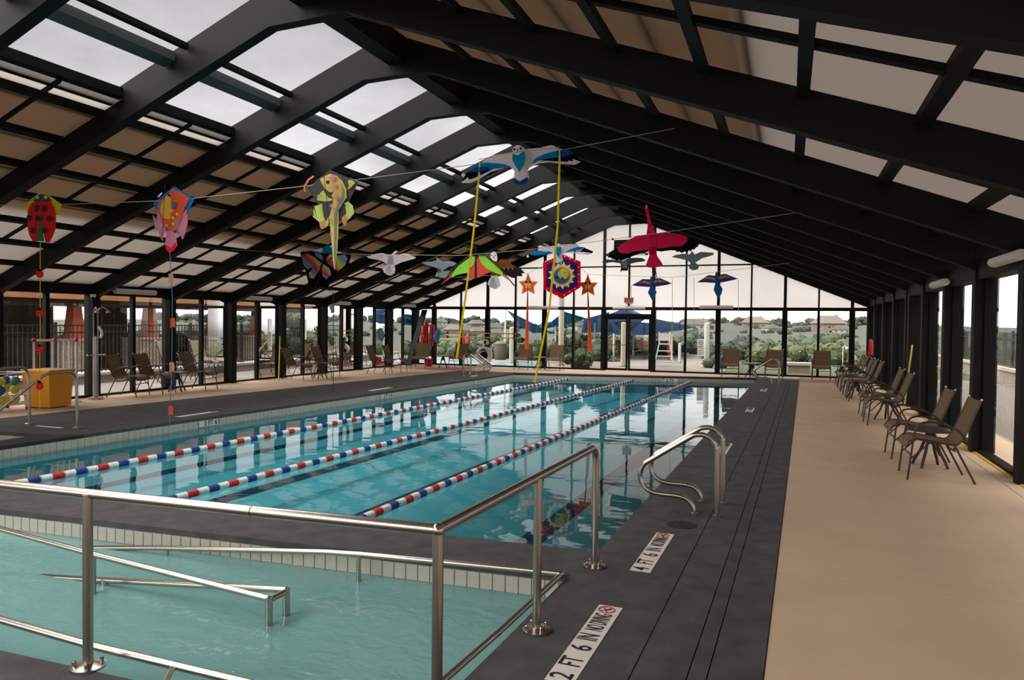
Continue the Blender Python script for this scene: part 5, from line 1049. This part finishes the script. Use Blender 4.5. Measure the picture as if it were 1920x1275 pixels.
MB().hexa([(-.012,-.1,1.21),(.012,-.1,1.21),(.0,-.1,1.245)], [(-.012,-.128,1.21),(.012,-.128,1.21),(0,-.1,1.245)]).build('nose', 'skin', pe); MB().box(-.025,-.107,1.172,.025,-.098,1.18).build('mouth', 'column_rust', pe)
bn = empty('patio_stool', (-16.6, 22.9, 0), math.radians(150), 'wooden stool under the seated person', 'stool')
MB().box(-.24,-.2,.16,.24,.22,.2).build('seat', 'wood_bench', bn)
for x in (-.17,.17):
    for y in (-.15,.15): MB().box(x-.02,y-.02,-.03,x+.02,y+.02,.16).build('leg', 'wood_bench', bn)

# ---- far patio: posts, shade sails, splash pool, guard chair, sign
cloth('sail_blue', rgb(82, 112, 140), .5); cloth('sail_teal', rgb(36, 104, 120), .5); mat('spash_water', rgb(120, 170, 190), .2); mat('white_paint', rgb(190, 188, 184), .5)
def gpost(name, label, u, Y, v1, w, round_=True, mt='cream_paint'):
    a = yp(u, 650, Y); top = yp(u, v1, Y).z; t = empty(name, (a.x, Y, -.03), 0, label, 'post', 'posts of the far patio')
    (MB().tube([(0,0,0),(0,0,top+.03)], w, 14) if round_ else MB().box(-w,-w,0,w,w,top+.03)).build('shaft', mt, t, round_); MB().lathe([(w*1.6,0),(w*1.6,.02)], (0,0,0), 14).build('base_plate', 'grey_steel', t)
    MB().lathe([(w*1.08,0),(w*1.08,.02),(w*.3,.05)], (0,0,top+.02), 14).build('cap', mt, t, True); return t
for a in (('patio_column', 'tall cream round column outside left of the doors, reaching the header', 1052, 31.0, 540, .115), ('patio_column', 'cream column with yellow pole ends in front, outside left', 959, 31.0, 615, .095), ('patio_column', 'cream column outside behind the left door leaf', 1168.5, 31.5, 606, .10), ('patio_column', 'cream column outside carrying the white sign', 1325, 33.0, 607, .115),
          ('sail_post', 'thin white sail post, leftmost outside the far wall', 947, 36, 578, .045), ('sail_post', 'thin white sail post beside the tall cream column', 1041.5, 40, 611, .05), ('sail_post', 'thin white sail post left of the doors', 1115, 38, 606, .05), ('sail_post', 'thin cream sail post in the left door leaf', 1150.5, 36, 627, .045), ('sail_post', 'thin cream sail post in the right door leaf', 1187.5, 42, 627, .05), ('sail_post', 'thin cream sail post at the right door jamb', 1217, 42, 627, .05), ('sail_post', 'thin cream sail post beside the red outdoor slide', 1259.5, 38, 628, .05), ('bollard', 'short white bollard outside right of the guard chair', 1274.5, 36, 645, .07)):
    gpost(*a, True, 'white_paint' if 'white' in a[1] else 'cream_paint')
def sail(label, pts, mt, Y, sag=.25):
    P = [yp(u, v, Yp) for u, v, Yp in pts]; n = 8; root = empty('shade_sail', P[0], 0, label, 'shade sail', 'shade sails over the far patio'); m = MB(); g_ = []
    A, B, C_, D_ = P if len(P) == 4 else (P[0], P[1], P[2], P[2])
    for i in range(n+1):
        for j in range(n+1):
            s, t = i/n, j/n; p = (A*(1-s)+B*s)*(1-t)+(D_*(1-s)+C_*s)*t; p = p-Vector((0,0,sag*math.sin(PI*s)*math.sin(PI*t)*.6+.0)); m.v.append(tuple(p-P[0]))
    for i in range(n):
        for j in range(n): m.f.append((i*(n+1)+j, (i+1)*(n+1)+j, (i+1)*(n+1)+j+1, i*(n+1)+j+1))
    o = m.build('canopy', mt, root, True); sd = o.modifiers.new('thick', 'SOLIDIFY'); sd.thickness = .012
    for p in P: MB().tube([(0,0,0), (p-P[0])*.001+Vector((0,0,.02))], .03, 6).build('corner_ring', 'grey_steel', root, loc=p-P[0])
sail('blue shade sail with its peak at the left sail post', [(950,581,36),(1032,623,41),(1000,624,45),(975,612,46)], 'sail_blue', 36)
sail('teal shade sail dipping behind the tall cream column', [(1058,584,33),(1100,597,37),(1055,610,45),(1015,617,45)], 'sail_teal', 36)
sail('wide blue shade sail left of the doors', [(1095,598,38),(1142,585,34),(1150,622,46),(1090,624,48)], 'sail_blue', 36)
sail('big blue shade sail peaked above the glass doors', [(1134,592,36),(1175,576,38),(1215,594,36),(1172,626,48)], 'sail_blue', 36, .1)
sail('low blue shade sail seen through the door panes', [(1135,600,40),(1230,606,38),(1228,628,50),(1132,627,52)], 'sail_blue', 36)
sail('blue shade sail sloping away right of the doors', [(1222,596,37),(1305,614,42),(1290,616,52),(1222,626,50)], 'sail_blue', 36)
wp = yp(830, 686, 31)
tag(prism([Vector((-17,29.2,0)), Vector((-9.8,29.2,0)), Vector((-9.8,31.0,0)), Vector((-17,31.0,0))], -.05, -.01, 'splash_pool_water', 'spash_water'), 'strip of blue outdoor pool water beyond the far wall', 'water', kind='stuff')
gc = empty('guard_chair', (yp(1245, 690, 32.5).x, 32.5, -.03), .15, 'white pipe lifeguard chair outside right of the glass doors', 'chair')
pipe_frame(gc, [((-.42,-.4,0),(-.22,-.1,1.0)),((.42,-.4,0),(.22,-.1,1.0)),((-.42,.45,0),(-.22,.2,1.05)),((.42,.45,0),(.22,.2,1.05)),((-.38,-.33,.22),(.38,-.33,.22)),((-.33,-.26,.45),(.33,-.26,.45)),((-.28,-.2,.68),(.28,-.2,.68)),((-.22,.2,1.05),(-.24,.3,1.5)),((.22,.2,1.05),(.24,.3,1.5))], .025, 'white_paint', 'leg')
MB().box(-.26,-.14,.95,.26,.24,1.0).build('seat', 'white_paint', gc); MB().box(-.26,.24,1.12,.26,.28,1.45).build('backrest', 'white_paint', gc)
mat('slide_red', rgb(150, 40, 36), .5)
for u, Y, v0, v1, lab in ((1256, 39, 660, 626, 'red outdoor play slide tower right of the doors'), (877, 37, 660, 624, 'red outdoor play post seen behind the far wall chair, right one'), (867, 37, 655, 626, 'red outdoor play post seen behind the far wall chair, left one')):
    p = yp(u, v0, Y); tp = yp(u, v1, Y); t = empty('play_post', (p.x, Y, -.03), 0, lab, 'play post'); MB().tube([(0,0,0),(0,0,p.z+.1),(0,0,tp.z-.15),(0,0,tp.z)], [.08,.14,.13,.05], 12).build('shaft', 'slide_red', t, True); MB().lathe([(.22,0),(.2,.06)], (0,0,p.z), 14).build('collar', 'slide_red', t, True)
sg = empty('rules_sign', (0, 0, 0), 0, 'white rules sign on a post beside the far cream column', 'sign')
a = yp(1308, 635.5, 32.7); b_ = yp(1320, 668, 32.7)
MB().box(a.x, 32.68, b_.z, b_.x, 32.71, a.z).build('board', 'white_paint', sg); MB().tube([(a.x+.02,32.72,-.03),(a.x+.02,32.72,a.z)], .02, 8).build('post', 'white_paint', sg)
for i in range(8): z = a.z-.06-i*(a.z-b_.z-.08)/8; MB().box(a.x+.03+(.03 if i in (0,2) else 0), 32.672, z-(.028 if i < 4 else .014), b_.x-.03-(.03 if i in (0,2) else 0), 32.68, z).build('text_line', 'grey_steel', sg)
mat('bin_brown', rgb(86, 78, 70), .7)
tb = empty('trash_bin', (yp(938, 680, 34).x, 34, -.03), 0, 'brown outdoor litter bin near the thin white post', 'bin'); MB().lathe([(.26,0),(.3,.05),(.3,.75)], (0,0,0), 16).build('body', 'bin_brown', tb, True); MB().lathe([(.32,.75),(.32,.8),(.18,.92)], (0,0,0), 16).build('lid', 'bin_brown', tb, True)
# white block seat outside by the right end
wb_ = empty('stone_bench', (yp(1498, 690, 31).x, 31, -.03), 0, 'pale block bench outside near the right end of the far wall', 'bench'); MB().box(-.4,-.25,0,.4,.25,.3).build('block', 'ledge_stone', wb_); MB().box(-.45,-.3,.3,.45,.3,.4).build('seat_slab', 'white_paint', wb_)
lp = empty('garden_lamp', (yp(1580, 690, 36).x, 36, -.03), 0, 'thin white lamp post outside by the right corner', 'lamp post'); zt = yp(1580, 650, 36).z+.03; MB().tube([(0,0,0),(0,0,zt),(.06,0,zt+.04),(.14,0,zt-.03)], .02, 8).build('post', 'white_paint', lp, True); MB().lathe([(.05,-.04),(.09,.04),(.03,.09)], (.15,0,zt-.1), 12).build('lamp_shade', 'white_paint', lp, True)
# ---- right side outside
rw = empty('garden_wall', (6.6, 0, 0), 0, 'low stone wall with pale cap outside the right glass wall', 'wall'); MB().box(0, 2, -.03, .35, 40, .42).build('wall_body', 'ledge_stone', rw); MB().box(-.05, 2, .42, .4, 40, .52).build('cap', 'ledge_cap', rw)
fence('black iron picket fence on the garden wall outside right', 6.78, 4, 38, .52, 1.66, .13)
tag(MB().tube([(2.95, 9.4, -.015), (3.6, 9.8, -.02), (4.6, 10.9, -.02), (5.4, 11.2, -.02), (6.3, 12.3, -.02)], .012, 6).build('garden_hose', 'slide_red'), 'thin reddish hose lying on the patio outside the right wall', 'hose')
# sun chairs on the far patio, seen through the doors
for i, (u, Y) in enumerate(((1146, 37.5), (1160, 39), (1196, 38), (1207, 40), (1216, 38.5), (1092, 36.5))):
    o = dup(CH0); a = yp(u, 660, Y); o.location = (a.x, Y, -.03); o.rotation_euler[2] = .4+i*.7; o.name = 'patio_chair'; tag(o, 'sling chair far out on the patio, %s' % ('nearest the left door jamb', 'behind the left door leaf post', 'left one in the right door leaf', 'middle one in the right door leaf', 'right one in the right door leaf', 'left of the doors')[i], 'chair', 'sling chairs on the far patio')
bn.scale = (1, 1, 1.85)
